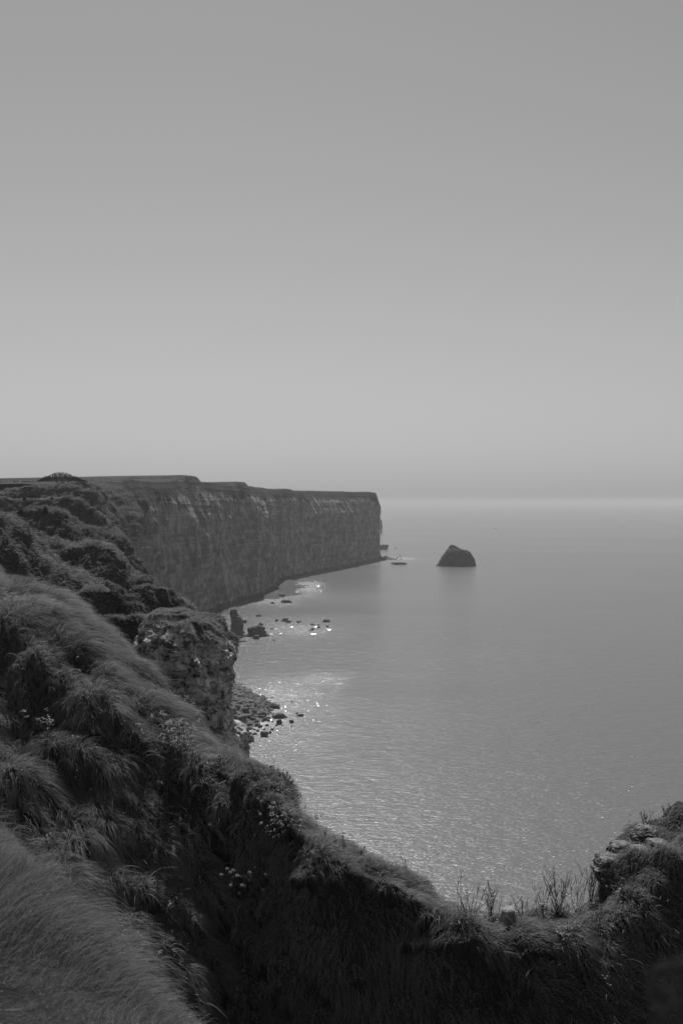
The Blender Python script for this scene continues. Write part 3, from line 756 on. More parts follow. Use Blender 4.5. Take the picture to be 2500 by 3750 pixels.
# the rubble beach under the pinnacle, measured in the enlarged view (offset 820, 2480)
BEACH = [(735, 440, 170, 62), (800, 575, 215, 60), (795, 675, 85, 70), (585, 850, 122, 75), (370, 920, 130, 98), (1095, 556, 100, 32), (970, 655, 70, 42), (695, 763, 50, 30), (580, 754, 45, 25), (485, 780, 45, 28), (440, 822, 70, 30),
    (270, 640, 155, 110), (330, 715, 175, 62), (300, 735, 75, 52), (210, 745, 72, 80), (165, 540, 62, 42), (130, 495, 120, 62), (200, 455, 82, 64), (310, 500, 112, 64), (440, 515, 82, 62), (555, 552, 122, 72), (545, 582, 100, 42), (655, 502, 52, 37), (635, 450, 36, 26),
    (590, 395, 46, 32), (505, 448, 36, 38), (630, 375, 42, 27), (560, 305, 46, 24), (250, 292, 112, 54), (390, 368, 72, 37), (300, 360, 72, 27), (160, 254, 62, 27), (257, 203, 32, 22), (335, 235, 46, 20), (380, 290, 42, 20), (680, 300, 42, 10), (710, 291, 30, 9), (757, 291, 20, 10),
    (805, 289, 30, 9), (975, 358, 26, 16), (1045, 526, 42, 22), (775, 748, 25, 15), (725, 734, 20, 12), (970, 711, 30, 13), (840, 694, 50, 8), (620, 700, 52, 32), (520, 722, 72, 37), (480, 702, 82, 42), (420, 610, 92, 42), (590, 622, 112, 42), (510, 578, 62, 37), (640, 632, 42, 22),
    (700, 567, 42, 13), (570, 450, 42, 22), (520, 354, 22, 16), (540, 371, 18, 10), (750, 700, 36, 20), (665, 808, 36, 36), (380, 750, 82, 42), (350, 822, 92, 42), (130, 665, 122, 52), (110, 735, 82, 90), (420, 560, 60, 40), (360, 580, 60, 40), (460, 640, 55, 30), (700, 640, 30, 16), (640, 590, 60, 26), (90, 580, 80, 60), (160, 600, 90, 60), (240, 390, 60, 40), (150, 350, 70, 36), (100, 300, 60, 30), (450, 420, 50, 28), (420, 460, 46, 26), (350, 420, 60, 34), (560, 640, 40, 24), (440, 760, 40, 24), (300, 780, 60, 40)]
BL = {0: 'long squared dark boulder, the largest standing free in the beach shallows', 1: 'low ragged rock slab sloping into the shallows beyond the beach', 2: 'knobbly boulder at the outer edge of the beach rubble',
      3: 'angular dark boulder at the near tip of the rubble beach', 4: 'big square boulder beside the foot of the pinnacle at the water', 5: 'flat dark rock farthest out from the rubble beach', 6: 'small wedge-shaped rock out in the beach shallows',
      13: 'small pale square block resting in front of the long pale slab', 14: 'upright rounded boulder left of the small pale square block', 16: 'pale boulder at the pinnacle edge halfway up the beach', 17: 'dark boulder just above the pale one at the pinnacle edge',
      18: 'dark boulder above the big smooth rounded boulder', 19: 'sloping boulder in the middle of the upper beach', 20: 'dark broad boulder at the centre of the rubble', 21: 'flat slab tucked under the dark broad boulder at the centre',
      29: 'isolated pale rock near the far end of the rubble beach', 24: 'dark cube-like rock above the long squared boulder', 46: 'wide low rock below the centre of the rubble', 49: 'long low rock right of the rubble centre', 59: 'wide boulder just behind the big square one at the water', 61: 'tall boulder half hidden behind the pinnacle foot',
      11: 'big smooth rounded boulder high on the rubble beach', 12: 'long pale slab leaning below the big rounded boulder', 28: 'dark cluster-like boulder at the far end of the rubble beach'}
ZL = ['small rock at the far end of the rubble beach', 'small rock lying out in the shallows off the rubble beach', 'boulder in the upper part of the rubble beach', 'boulder in the lower part of the rubble beach near the pinnacle foot']
def zone(zx, zy): return 1 if zx > 660 else 0 if zy < 400 else 2 if zy < 620 else 3
for i, (zx, zy, w, h) in enumerate(BEACH):
    k = 0.2551
    px, py = 820 + zx * k, 2480 + zy * k
    if px < 828: continue
    d = sea_d(py); x = (px - 1250) / F * d
    z = max(0.0, float(beach_h(np.array([x]), np.array([d]))[0]))
    pale = zx < 480 and (i * 7) % 3 != 0
    boulder('beach_boulder', px, py, w * k * 1.05, h * k, BL.get(i) or ZL[zone(zx, zy)], None if i in BL else ZL[zone(zx, zy)].replace('boulder', 'boulders').replace('rock', 'rocks'),
            400 + i, z=z, mat=M_PALE if pale else M_ROCK, planes=9 + i % 5, yaw=(i * 0.37) % 0.8 - 0.4, depth=0.6 + 0.3 * ((i * 13) % 7) / 7)

def make_shingle():
    """loose stones too many to count between the boulders"""
    vs_, fs_ = [], []
    bv, bf = rock_mesh(5, 1, 9)
    n = 0
    for k in range(5200):
        y = RNG.uniform(296, 415); x = RNG.uniform(-62, -15)
        z = float(beach_h(np.array([x]), np.array([y]))[0])
        if z < -0.12 or (z < 0.1 and RNG.random() < 0.6): continue
        s = 0.25 + 0.9 * RNG.random() ** 3
        a_ = RNG.uniform(0, 6.28); c, q = math.cos(a_), math.sin(a_)
        v = bv * [s * 1.3, s, s * 0.7]
        v = np.stack([v[:, 0] * c - v[:, 1] * q + x, v[:, 0] * q + v[:, 1] * c + y, v[:, 2] + z - 0.15 * s], -1)
        vs_.append(v); fs_ += [[i + n for i in f] for f in bf]; n += len(v)
    o = mesh_obj('beach_shingle', np.vstack(vs_), fs_, M_SHINGLE, smooth=False)
    tag(o, 'loose grey stones strewn between the boulders of the beach', 'stones', kind='stuff')
make_shingle()

# ------------------------------------------------------------------ chalk blocks of the right-hand knoll and the stone on the saddle
# ------------------------------------------------------------------ ground lookup along a sight line
def bvh(o):
    me = o.data
    return BVHTree.FromPolygons([v.co[:] for v in me.vertices], [p.vertices[:] for p in me.polygons])
T_SLOPE, T_HILL = bvh(slope), bvh(hill)
T_BANK, T_CLIFF = bvh(bank), bvh(far_cliff)
def hit(tree, px, py):
    dr = Vector(((px - 1250) / F, 1, -(py - HOR) / F)).normalized()
    h = tree.ray_cast(Vector((0, 0, EYE)), dr)
    return None if h[0] is None else np.array(h[0])

# ------------------------------------------------------------------ plants
class MB:
    def __init__(s): s.v = []; s.f = []
    def tube(s, pts, r0, r1, n=4):
        b = len(s.v); pts = [np.asarray(p, float) for p in pts]
        for i, p in enumerate(pts):
            t = pts[min(i + 1, len(pts) - 1)] - pts[max(i - 1, 0)]; t = t / (np.linalg.norm(t) + 1e-9)
            u = np.cross(t, [0.3, 1, 0.2]); u /= np.linalg.norm(u) + 1e-9; w = np.cross(t, u)
            r = r0 + (r1 - r0) * i / (len(pts) - 1)
            for k in range(n):
                a_ = 2 * math.pi * k / n; s.v.append((p + r * (math.cos(a_) * u + math.sin(a_) * w)).tolist())
        for i in range(len(pts) - 1):
            for k in range(n):
                s.f.append([b + i * n + k, b + i * n + (k + 1) % n, b + (i + 1) * n + (k + 1) % n, b + (i + 1) * n + k])
        s.f.append([b + (len(pts) - 1) * n + k for k in range(n)])
    def leaf(s, p, dirn, length, width, droop=0.3):
        dirn = np.asarray(dirn, float); dirn /= np.linalg.norm(dirn) + 1e-9
        side = np.cross(dirn, [0, 0, 1]); side = side / (np.linalg.norm(side) + 1e-6)
        up = np.cross(side, dirn)
        b = len(s.v); p = np.asarray(p, float)
        m = p + dirn * length * 0.5 + up * length * 0.08; t = p + dirn * length - up * length * droop
        q = p + dirn * length * 0.22
        for x in (p, q + side * width * .4, q - side * width * .4, m + side * width * .5, m - side * width * .5, t): s.v.append(x.tolist())
        s.f += [[b, b + 1, b + 2], [b + 1, b + 3, b + 4, b + 2], [b + 3, b + 5, b + 4]]
    def ball(s, p, r, squash=0.8):
        v, f = ico(1); b = len(s.v)
        for q in v: s.v.append([p[0] + q[0] * r, p[1] + q[1] * r, p[2] + q[2] * r * squash])
        s.f += [[i + b for i in k] for k in f]
    def build(s, name, mat, parent=None): return mesh_obj(name, s.v, s.f, mat, parent)

def curve_path(p, top, bend, n=5):
    p = np.asarray(p, float); top = np.asarray(top, float)
    return [p * (1 - t) + top * t + bend * math.sin(math.pi * t) for t in np.linspace(0, 1, n)]

def dry_plant(base, height, n, spread, label, seed, branch=3, group=None):
    r = np.random.default_rng(seed)
    root = empty('dry_stalk_plant', base, label, 'plant', group)
    for i in range(n):
        mb = MB(); a_ = r.uniform(0, 6.28); h = height * r.uniform(0.6, 1.0)
        b0 = np.array([r.normal() * 0.04, r.normal() * 0.04, -0.05])
        top = b0 + [math.cos(a_) * spread * h * r.uniform(.3, 1), math.sin(a_) * spread * h * .6 * r.uniform(.3, 1), h]
        path = curve_path(b0, top, r.normal(size=3) * 0.03 * h, 6)
        mb.tube(path, 0.0045, 0.003)
        mb.ball(top, 0.010)
        for k in range(r.integers(1, branch + 2)):
            q = path[r.integers(2, 5)]
            e_ = q + [r.normal() * 0.12 * h, r.normal() * 0.08 * h, r.uniform(.15, .38) * h]
            mb.tube(curve_path(q, e_, r.normal(size=3) * 0.01, 4), 0.0034, 0.0024); mb.ball(e_, 0.008)
        mb.build('stalk', M_STEM, root)
    return root

def leafy_plant(base, height, width, nst, nleaf, leaf, label, seed, mat, flowers=0, fsize=0.02, nrm=(0, -0.5, 0.85)):
    r = np.random.default_rng(seed)
    root = empty('leafy_plant', base, label, 'plant')
    fo = MB(); nrm = np.asarray(nrm) / np.linalg.norm(nrm)
    tips = []
    for i in range(nst):
        mb = MB(); b0 = np.array([r.normal() * width * .18, r.normal() * width * .12, -0.04])
        top = b0 + nrm * height * r.uniform(.55, 1) + [r.normal() * width * .32, r.normal() * width * .15, r.normal() * height * .12]
        path = curve_path(b0, top, np.array([0, 0, -0.05 * height]), 6)
        mb.tube(path, 0.006, 0.003); mb.build('stem', M_STEM, root); tips.append((path, top))
    for i in range(nleaf):
        path, top = tips[r.integers(len(tips))]
        q = path[r.integers(1, 6)] + r.normal(size=3) * 0.012
        fo.leaf(q, r.normal(size=3) * [1, 1, .6] + [0, -0.3, .35], leaf * r.uniform(.5, 1.2), leaf * r.uniform(.25, .45), r.uniform(0, .4))
    f = fo.build('foliage', mat, root); tag(f, kind='stuff')
    for i in range(flowers):
        path, top = tips[i % len(tips)]
        q = top if i < len(tips) else path[4] + r.normal(size=3) * width * .12
        mb = MB(); mb.ball(q, fsize * r.uniform(.7, 1.2), 0.7)
        for k in range(7):
            a_ = k * 0.9; mb.leaf(q, [math.cos(a_), -.4, math.sin(a_)], fsize * 1.7, fsize * .8, 0.1)
        mb.build('flower_head', M_FLOWER, root)
    return root

def on_slope(px, py):
    h = hit(T_SLOPE, px, py)
    return h if h is not None else P(px, py, 18)

def outcrop(prof, d, label, seed, ratio=0.8, amp=0.045):
    o, _ = profile_rock('chalk_block', prof, d, ratio, M_BLOCK, amp=amp, seed=seed, rows=70, ring=110, power=0.5, fs=5.0, skew=0.25, block=1.3)
    o.data.polygons.foreach_set('use_smooth', [False] * len(o.data.polygons))
    return tag(o, label, 'stone')
outcrop([(3146, 2214, 2330), (3150, 2202, 2346), (3175, 2192, 2350), (3195, 2186, 2352), (3215, 2192, 2356), (3260, 2206, 2366)], 18.0, 'large dark-faced chalk block jutting out lowest from the right-hand knoll', 501)
outcrop([(3092, 2262, 2300), (3098, 2246, 2312), (3120, 2232, 2318), (3145, 2222, 2326), (3185, 2222, 2336)], 18.4, 'pale-topped chalk block above the dark-faced block on the knoll', 502)
outcrop([(3108, 2318, 2366), (3113, 2306, 2384), (3138, 2298, 2390), (3180, 2296, 2396)], 17.9, 'pale chalk block right of the pale-topped one, sunk in the turf', 503)
outcrop([(3030, 2352, 2382), (3040, 2336, 2398), (3065, 2318, 2410), (3120, 2306, 2430)], 18.8, 'highest chalk block on the knoll skyline, leaning over the sea', 504)
outcrop([(3082, 2384, 2430), (3090, 2374, 2446), (3135, 2366, 2460)], 18.0, 'small pale chalk block half buried in grass near the knoll top', 505)
st = on_slope(1858, 3385)
v, f = ico(4); v = np.sign(v) * np.abs(v) ** 0.32; v = v / np.abs(v).max(0) * 0.5; v[:, 2] += 0.5; k = st[1] / F
v = v * (1 + 0.10 * fbm(v * 3.1, 4, 506))[:, None] * (1 - 0.18 * v[:, 2:3] * [1, 1, 0]) 
o = mesh_obj('loose_stone', v * [50 * k, 44 * k, 58 * k], f, make_chalk('loose_stone', 6.0, 0.2, 0.42, 1.6, bump_d=0.03)); o.location = st + [0, -0.05, 0.05]; o.rotation_euler = (0.16, -0.08, 0.3)
tag(o, 'single square stone with a bright top sitting on the grassy saddle', 'stone')

leafy_plant(on_slope(180, 2690), 0.75, 0.55, 12, 150, 0.10, 'leafy weed with upright stalks in the hollow of the left slope', 601, M_PLEAF)
leafy_plant(on_slope(640, 2760), 1.05, 0.95, 26, 620, 0.10, 'large pale-leaved bush of weeds on the slope below the chalk pinnacle', 602, M_PLEAF, 16, 0.018)
leafy_plant(on_slope(1060, 3060), 0.75, 0.6, 16, 230, 0.07, 'flowering weed with pale heads on the brow where the slope meets the sea', 603, M_PLEAF, 18, 0.022)
leafy_plant(on_slope(1070, 3110), 0.35, 0.35, 6, 40, 0.11, 'small broad-leaved weed hanging below the flowering weed on the brow', 604, M_PLEAF)
leafy_plant(on_slope(875, 3280), 0.7, 0.65, 16, 60, 0.05, 'sparse weed with round white flower heads on the dark slope', 605, M_LEAF, 20, 0.026)
leafy_plant(on_slope(382, 2960), 0.35, 0.3, 6, 60, 0.07, 'small pale weed on the lit fold in the middle of the left slope', 606, M_PLEAF, 3, 0.02)
leafy_plant(on_slope(560, 2890), 0.25, 0.25, 5, 30, 0.06, 'tiny weed just below the large pale-leaved bush', 612, M_PLEAF, 3, 0.02)
leafy_plant(on_slope(430, 3440), 0.45, 0.5, 12, 190, 0.05, 'small-leaved weed just behind the near grassy bank', 607, M_PLEAF, 6, 0.016)
leafy_plant(on_slope(860, 3560), 0.5, 0.6, 12, 170, 0.05, 'dusty small-leaved weed low on the slope in the bottom centre', 608, M_PLEAF, 5, 0.016)
leafy_plant(on_slope(1055, 3410), 0.3, 0.3, 5, 26, 0.07, 'small lone weed with one pale leaf on the dark gully side', 609, M_PLEAF)
leafy_plant(on_slope(1960, 3505), 0.4, 0.55, 9, 60, 0.12, 'broad-leaved weed hanging under the brow of the saddle', 610, M_LEAF)
leafy_plant(on_slope(1310, 3620), 0.4, 0.6, 9, 70, 0.10, 'dark broad-leaved weed at the bottom of the gully wall', 611, M_LEAF)
leafy_plant(on_slope(1776, 3385), 0.22, 0.42, 14, 110, 0.09, 'low rosette of pale leaves left of the square stone', 613, M_PLEAF, nrm=(0, -0.2, .9))
leafy_plant(on_slope(2040, 3350), 0.32, 0.5, 16, 170, 0.08, 'low pale leafy clump at the foot of the tall dry stalks on the saddle', 614, M_PLEAF, nrm=(0, -.2, .9))
leafy_plant(on_slope(2080, 3420), 0.2, 0.3, 8, 60, 0.08, 'flat pale leafy clump at the brow right of the square stone', 615, M_PLEAF, nrm=(0, -.3, .9))
DRY = [(1672, 3352, 0.95, 2, 0.06, 'single tall thin dry stalk at the left end of the saddle'), (1720, 3362, 0.62, 7, 0.45, 'loose dry stalks just right of the tall thin stalk'),
       (1800, 3368, 0.72, 13, 0.5, 'dense bunch of dry branching stalks left behind the square stone'), (1905, 3368, 0.5, 8, 0.5, 'short dry stalks right of the square stone'),
       (1985, 3360, 0.6, 7, 0.5, 'dry stalks leaning left beside the tallest bunch on the saddle'), (2045, 3345, 0.85, 15, 0.5, 'tallest bunch of dark branching stalks in the middle of the saddle'),
       (2110, 3335, 0.8, 6, 0.35, 'thin upright stalks right of the tallest bunch'), (2160, 3300, 0.72, 10, 0.4, 'dry stalks against the lowest chalk block'),
       (1312, 3135, 0.22, 7, 0.6, 'small tuft of dry stalks on the brow above the dark slope'), (1478, 3205, 0.42, 3, 0.5, 'few thin dry stalks on the brow halfway to the saddle'),
       (1003, 2842, 0.40, 4, 0.2, 'dark upright stalks on the tussock beside the sea'), (2360, 3010, 0.25, 6, 0.6, 'short stalks on the skyline of the knoll'), (2440, 2985, 0.32, 7, 0.6, 'stalks on the knoll skyline at the right edge')]
for i, (x, y, h, n, s_, lab) in enumerate(DRY):
    dry_plant(on_slope(x, y), h, n, s_, lab, 700 + i)

def ground_weeds():
    r = np.random.default_rng(650)
    row = np.arange(NV.shape[0])[:, None] * np.ones((1, NV.shape[1]))
    dn = (row > 14) * (row < NV.shape[0] - 28) * (NPX > -50) * (NPX < 2550) * (NPY < 3800) * sm(fbm(NV * 0.8, 3, 651), -0.05, 0.35)
    dn = dn * ((np.abs(NPX - 1858) > 45) | (NPY < 3300) | (NPY > 3480))
    pts, nr = sample_grid(NV, NN, dn, 1300, r)
    for name, lab, m, sel in (('pale_weeds', 'small pale-leaved weeds scattered through the slope grass', M_PLEAF, r.random(1300) < 0.35), ('dark_weeds', 'small dark-leaved weeds scattered through the slope grass', M_LEAF, None)):
        if sel is None: sel = ~last
        last = sel
        mb = MB()
        for p, n in zip(pts[sel], nr[sel]):
            sc = r.uniform(0.04, 0.11) * float(np.interp(1250 + F * p[0] / p[1], [1000, 1400], [1, 0.5]))
            if p[0] > 0.5 and r.random() < 0.5: continue
            for k in range(r.integers(5, 10)):
                dr = r.normal(size=3) + n * 0.9
                mb.leaf(p + n * r.uniform(0.02, 0.22) + r.normal(size=3) * 0.04, dr, sc * r.uniform(.6, 1.3), sc * r.uniform(.3, .55), r.uniform(0, .4))
        tag(mb.build(name, m), lab, 'weeds', kind='stuff')

# ------------------------------------------------------------------ shrubs, thicket, fence, boat
def shrub(name, base, w, h, n, leaf, label, seed, prof=None, cat='shrub', depth=0.6, mat=None):
    r = np.random.default_rng(seed)
    root = empty(name, base, label, cat)
    fo = MB()
    for i in range(n):
        u = r.uniform(-1, 1); hv = r.random() ** 0.8
        top = h * (np.interp(u, prof[0], prof[1]) if prof else math.sqrt(max(0, 1 - u * u)) * (0.85 + 0.25 * float(vnoise(np.array([u * 3, seed, 0.])))))
        y = r.uniform(-1, 1); top *= math.sqrt(max(0.02, 1 - 0.8 * y * y))
        p = np.array([u * w / 2, y * w * depth / 2, top * hv])
        fo.leaf(p, r.normal(size=3) * [.7, .7, .5] + [0, 0, .8], leaf * r.uniform(.6, 1.5), leaf * r.uniform(.3, .6), 0.1)
    tag(fo.build('foliage', mat or M_LEAF, root), kind='stuff')
    for k in range(4):
        mb = MB(); a_ = k * 1.6; mb.tube(curve_path([0.1 * w * math.cos(a_), .1 * w * math.sin(a_), -0.2], [0.3 * w * math.cos(a_), .2 * w * math.sin(a_), h * .6], np.zeros(3), 4), w * .012 + .01, w * .005 + .004)
        mb.build('stem', M_STEM, root)
    return root
b0 = P(230, 1764, 385)
prof = [(145, 0), (155, 7), (165, 13), (182, 17), (200, 23), (215, 28), (232, 26), (246, 25), (265, 18), (285, 12), (300, 6), (318, 0)]
shrub('gorse_thicket', b0, 172 * 385 / F, 36 * 385 / F, 7000, 0.36, 'dark rounded thicket on the skyline of the left hill', 801,
      ([(p[0] - 231.5) / 86.5 for p in prof], [p[1] / 28 for p in prof]), 'thicket', 0.35, make_leaf('gorse_leaf', 0.035, 0.15))
SH = [(118, 1822, 30, 27, 'largest round bush on the shelf below the thicket'), (91, 1826, 13, 13, 'small upright bush left of the largest round bush'), (191, 1826, 9, 10, 'tiny bush at the right end of the upper shelf'),
      (76, 1876, 20, 16, 'round dark bush by the pale path on the lower shelf'), (166, 1876, 20, 24, 'ragged bush standing on the brow at the end of the path'), (58, 1822, 9, 10, 'tiny bush left of the small upright bush'),
      (350, 2140, 100, 28, 'low pale bush on top of the grassy spur')]
for i, (x, y, w, h, lab) in enumerate(SH):
    p = hit(T_HILL, x, y + 2)
    if i == 6: p = P(350, 2152, 66)
    if p is None: continue
    k = p[1] / F
    shrub('bush', p - [0, 0, 0.3], w * k, h * k + .2, 900 if i < 6 else 1500, 0.26 if i < 6 else 0.09, lab, 810 + i, mat=M_LEAF if i < 6 else M_PLEAF)

def fence(pts, d, label, ptall):
    base = P(pts[0][0], pts[0][1], d)
    root = empty('field_fence', base, label, 'fence')
    tops = []
    for i, (x, y, hp) in enumerate(pts):
        p = P(x, y, d) - base
        mb = MB(); h = hp * d / F
        mb.tube([p + [0, 0, -0.6], p + [0.03 * (-1) ** i, 0, h]], 0.11, 0.09, 6)
        mb.build('post', M_POST, root); tops.append(p + [0, 0, h * .85])
    for k in (1.0, 0.55):
        mb = MB()
        mb.tube([t * [1, 1, k] if t[2] > 0 else t for t in tops], 0.012, 0.012, 4)
        mb.build('wire', M_POST, root)
fence([(-20, 1763, 9), (6, 1763, 9), (23, 1762, 8), (38, 1762, 11), (52, 1761, 8), (67, 1761, 10), (83, 1761, 8), (104, 1760, 6), (123, 1760, 6), (140, 1760, 7)], 425, 'line of fence posts on the left skyline before the thicket', 9)
fence([(316, 1760, 7), (334, 1760, 8), (345, 1760, 8), (360, 1760, 7), (372, 1760, 6), (388, 1761, 6)], 438, 'short line of fence posts on the skyline right of the thicket', 8)

bo = empty('boat', (float(P(1811, 1937, sea_d(1937))[0]), sea_d(1937), 0), 'tiny dark boat far out on the open sea', 'boat')
mb = MB()
hull = [(-3.2, .0), (-2.9, .85), (0, 1.1), (2.2, .8), (3.6, 0)]
sec = [(0.0, 1.0, 0.95), (-0.4, .6, .7)]
vv = []; 
for z, kx, ky in ((0.9, 1, 1), (0.2, .95, .85), (-0.4, .8, .4)):
    ring = [(x * kx, y * ky, z) for x, y in hull] + [(x * kx, -y * ky, z) for x, y in hull[-2:0:-1]]
    vv += ring
nR = len(hull) * 2 - 2
ff = grid_faces(3, nR, True) + [list(range(nR))[::-1], list(range(2 * nR, 3 * nR))]
mesh_obj('hull', vv, [f[::-1] for f in ff], M_HULL, bo, smooth=False)
v, f = rock_mesh(3, 1, 6)
mesh_obj('cabin', [(-1.4, -.6, .9), (0.4, -.6, .9), (0.4, .6, .9), (-1.4, .6, .9), (-1.2, -.5, 1.9), (0.2, -.5, 1.9), (0.2, .5, 1.9), (-1.2, .5, 1.9)], [[3, 2, 1, 0], [4, 5, 6, 7], [0, 1, 5, 4], [1, 2, 6, 5], [2, 3, 7, 6], [3, 0, 4, 7]], M_HULL, bo, smooth=False)

# ------------------------------------------------------------------ grass, combed by the wind and hanging down the slopes
def sample_grid(V, N, dens, n, rng):
    A = V[1:, 1:] - V[:-1, :-1]; B = V[1:, :-1] - V[:-1, 1:]
    area = np.linalg.norm(np.cross(A, B), axis=-1) * 0.5
    w = (area * dens[:-1, :-1]).ravel(); w = w / w.sum()
    cid = rng.choice(len(w), size=n, p=w)
    r, c = np.divmod(cid, V.shape[1] - 1)
    u, v = rng.random(n)[:, None], rng.random(n)[:, None]
    def bl(Q): return (Q[r, c] * (1 - u) + Q[r, c + 1] * u) * (1 - v) + (Q[r + 1, c] * (1 - u) + Q[r + 1, c + 1] * u) * v
    nn = bl(N); nn /= np.linalg.norm(nn, axis=1, keepdims=True) + 1e-9
    return bl(V), nn

def grass(name, label, root, nrm, length, radius, mat, rng, stand=0.5, comb=0.8, wind=(0.2, 0, 0), jit=0.3, clump=6.0, K=6, lock=0.15, gather=0.7, uneven=0.95):
    n = len(root)
    g = np.array([0, 0, -1.0]); down = g - nrm * (nrm @ g)[:, None]
    steep = np.linalg.norm(down, axis=1, keepdims=True)
    cl = np.stack([vnoise(root * clump, s) for s in (91, 92, 93)], -1) * 0.45 + np.stack([vnoise(root * clump * 0.3, s) for s in (94, 95, 96)], -1) * 0.4
    d0 = nrm * stand + np.array([0, 0, 0.35]) + cl * 0.6 + rng.normal(size=(n, 3)) * jit + np.asarray(wind) * 0.5
    d0 /= np.linalg.norm(d0, axis=1, keepdims=True)
    bend = down * comb + np.asarray(wind) + np.array([0, 0, -0.25]) + cl * 0.35 + rng.normal(size=(n, 3)) * jit * 0.4
    length = np.broadcast_to(length, (n,))
    L = (length * (1.05 - 0.7 * uneven + uneven * rng.random(n) ** 1.5) * (0.8 + 0.6 * vnoise(root * clump * .35, 97)))[:, None]
    RT = np.array([[0.36, 0.48, -0.8], [-0.8, 0.6, 0.0], [0.48, 0.64, 0.6]])
    rr0 = root @ RT.T + lock * 1.2 * np.stack([vnoise(root * 0.7 / lock, s) for s in (101, 102, 103)], -1)
    cell = np.floor(rr0 / lock); cen = (cell + 0.1 + 0.8 * np.stack([_hash(cell[:, 0], cell[:, 1], cell[:, 2], s) for s in (1, 2, 3)], -1)) * lock
    pull = (cen - rr0) @ RT; pull -= nrm * np.einsum('ij,ij->i', pull, nrm)[:, None]
    t = np.linspace(0, 1, K)[None, :, None]
    pts = root[:, None] - nrm[:, None] * 0.02 + L[:, None] * (d0[:, None] * t * (1 - 0.35 * t) + bend[:, None] * t * t * 0.75) + pull[:, None] * (t ** 1.5) * gather
    # keep blades out of the ground
    rel = np.einsum('nkj,nj->nk', pts - root[:, None], nrm)
    fix = np.maximum(0, 0.02 * t[..., 0] * L + 0.004 - rel)
    pts = pts + fix[..., None] * nrm[:, None]
    cu = bpy.data.hair_curves.new(name)
    cu.add_curves([K] * n)
    cu.attributes['position'].data.foreach_set('vector', pts.reshape(-1).astype(np.float32))
    ra = cu.attributes.get('radius') or cu.attributes.new('radius', 'FLOAT', 'POINT')
    rr = radius * (0.7 + 0.6 * rng.random(n))[:, None] * np.array([1.0, 1.0, 0.9, 0.75, 0.5, 0.15])[None, :K]
    ra.data.foreach_set('value', rr.reshape(-1).astype(np.float32))
    cu.materials.append(mat)
    o = link(bpy.data.objects.new(name, cu))
    tag(o, label, 'grass', kind='stuff')
    return o

rng = np.random.default_rng(21)
ground_weeds()
# near slope
rowi = np.arange(NV.shape[0])[:, None] * np.ones((1, NV.shape[1]))
dens = (1 - 0.96 * sm(NB, 0.2, 0.6)) * (rowi > 14) * (rowi < NV.shape[0] - 26) * (NPX > -800) * (NPX < 4000) * (NPY < 3860) * np.where((NPX < -150) | (NPX > 2650), 0.35, 1.0)
dens = dens * (0.2 + 0.8 * sm(fbm(NV * 1.0, 3, 99), -0.5, 0.1))
r_, n_ = sample_grid(NV, NN, dens, 450000, rng)
rp = 1250 + F * r_[:, 0] / r_[:, 1]; rq = HOR + F * (EYE - r_[:, 2]) / r_[:, 1]
keep = ~((np.abs(rp - 1858) < 32) & (rq > 3335) & (rq < 3470))
r_, n_, rp = r_[keep], n_[keep], rp[keep]
grass('slope_grass', 'long fine grass hanging over the near slope and saddle', r_, n_, np.interp(rp, [900, 1500], [0.52, 0.24]), 0.0026, M_GRASS, rng, 0.40, 1.0, (0.26, 0, 0), 0.10, 1.7, lock=0.16, gather=0.45, uneven=0.6)
r_, n_ = sample_grid(NV, NN, dens, 9000, rng)
grass('stray_grass', 'pale stray grass stalks standing out of the slope grass', r_, n_, 0.5, 0.0032, M_FLOWER, rng, 0.7, 0.5, (0.2, 0, 0), 0.35, 3.2, lock=0.13)
# near bank
rowi = np.arange(BV.shape[0])[:, None] * np.ones((1, BV.shape[1]))
dens = 1.0 * (BV[..., 1] > 1.6) * (rowi < BV.shape[0] - 22) * (np.abs(BV[..., 0]) < BV[..., 1] * 0.42 + .3)
r_, n_ = sample_grid(BV, BN, dens, 150000, rng)
grass('bank_grass', 'lit dry grass of the bank at the bottom left, nearest the viewer', r_, n_, 0.26, 0.0008, make_grass('bank_grass', 0.02, 0.27, 0.5), rng, 0.5, 0.3, (0.3, -0.05, 0.0), 0.14, 2.5, lock=0.08, gather=0.45, uneven=0.6)
# spur and pinnacle cap
rowi = np.arange(SV.shape[0])[:, None] * np.ones((1, SV.shape[1]))
dens = (1 - 0.92 * sm(SB, 0.2, 0.6)) * (rowi > 16) * (rowi < SV.shape[0] - 22) * (SV[..., 2] > 60)
r_, n_ = sample_grid(SV, SN, dens, 90000, rng)
grass('spur_grass', 'rough grass covering the spur behind the near slope', r_, n_, 0.42, 0.007, M_GRASS, rng, 0.55, 0.6, (0.15, 0, 0), 0.25, 1.6, lock=0.3)
PN = grid_normals(PV); PN *= np.sign(np.sum(PN * (PV - np.array([PV[..., 0].mean(), 60, 0])) * [1, 1, 0], -1, keepdims=True) + 1e-9)
pz = PV[..., 2]; ppx_ = 1250 + F * PV[..., 0] / 60; top = EYE - (np.interp(ppx_, [500, 560, 690, 720, 800, 860], [2300, 2285, 2280, 2320, 2345, 2370]) - HOR) / F * 60
dens = sm(pz - 0.55 * fbm(PV * 1.4, 3, 55), top - 0.15, top + 0.35) * 1.0
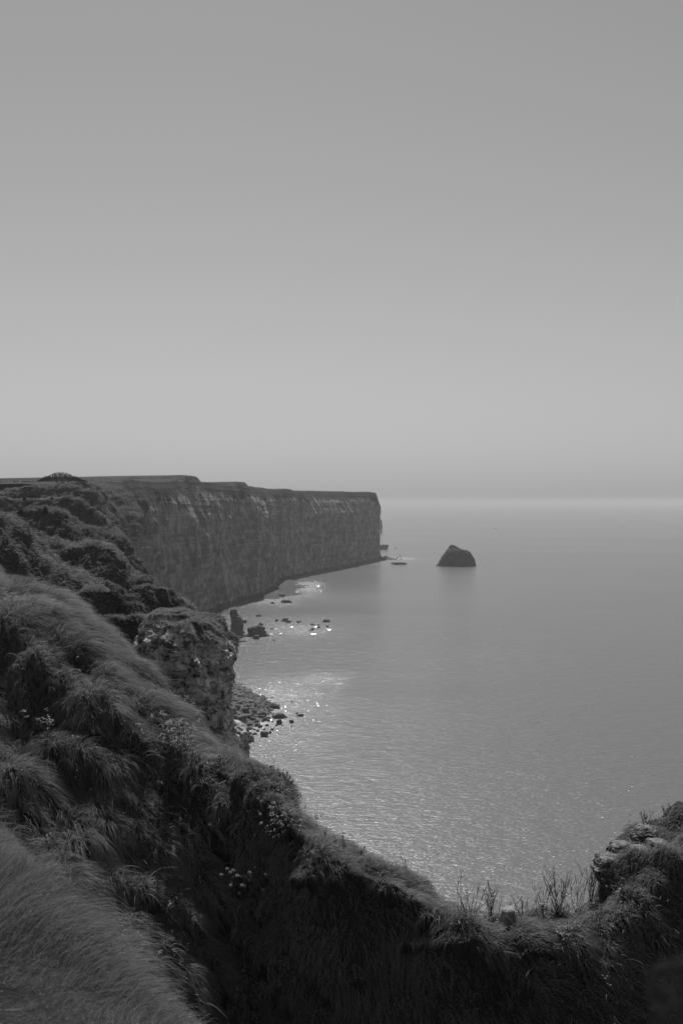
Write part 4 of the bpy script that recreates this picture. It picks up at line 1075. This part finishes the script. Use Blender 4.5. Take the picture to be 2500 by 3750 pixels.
PN = PN * 0.4 + np.array([0, 0, 0.9]); PN /= np.linalg.norm(PN, axis=-1, keepdims=True)
r_, n_ = sample_grid(PV, PN, dens, 50000, rng)
cap = (rng.random((9000, 2)) - 0.5)
tp = PV[0].mean(0); rx = (PV[0, :, 0].max() - PV[0, :, 0].min()); ry = PV[0, :, 1].max() - PV[0, :, 1].min()
r2 = np.stack([tp[0] + cap[:, 0] * rx * .95, tp[1] + cap[:, 1] * ry * .9, np.full(9000, tp[2] + .02)], -1)
grass('pinnacle_grass', 'shaggy grass cap on top of the chalk pinnacle', np.vstack([r_, r2]), np.vstack([n_, np.tile([0, 0, 1.0], (9000, 1))]), 0.36, 0.008, M_GRASS, rng, 0.6, 0.5, (0.1, -.1, 0), 0.3, 1.6, lock=0.25)
# coast hills
dens = (1 - 0.95 * sm(HB, 0.2, 0.6)) * (HV[..., 2] > 50) / np.maximum(HV[..., 1], 60) ** 1.0
r_, n_ = sample_grid(HV, HN, dens, 120000, rng)
grass('hill_grass', 'tussocky grass over the ridges of the coast hills', r_, n_, 0.8, 0.03, M_GRASS_FAR, rng, 0.6, 0.5, (0.15, 0, 0), 0.3, 0.5, lock=1.0)

# ------------------------------------------------------------------ haze over the sea
def make_haze(dens):
    s = 31000.0; z0, z1 = -4.0, 97.0
    v = [(x, y, z) for z in (z0, z1) for x, y in ((-s, -s), (s, -s), (s, s), (-s, s))]
    f = [[3, 2, 1, 0], [4, 5, 6, 7], [0, 1, 5, 4], [1, 2, 6, 5], [2, 3, 7, 6], [3, 0, 4, 7]]
    m, nt, out = mat_new('sea_haze')
    pv = nt.nodes.new('ShaderNodeVolumePrincipled')
    pv.inputs['Color'].default_value = (0.74, 0.74, 0.74, 1); pv.inputs['Density'].default_value = dens; pv.inputs['Anisotropy'].default_value = 0.0
    nt.links.new(pv.outputs[0], out.inputs['Volume'])
    o = mesh_obj('haze', v, f, m, smooth=False)
    tag(o, 'thin pale sea haze filling the air', 'haze', kind='stuff')
make_haze(1.35e-4)
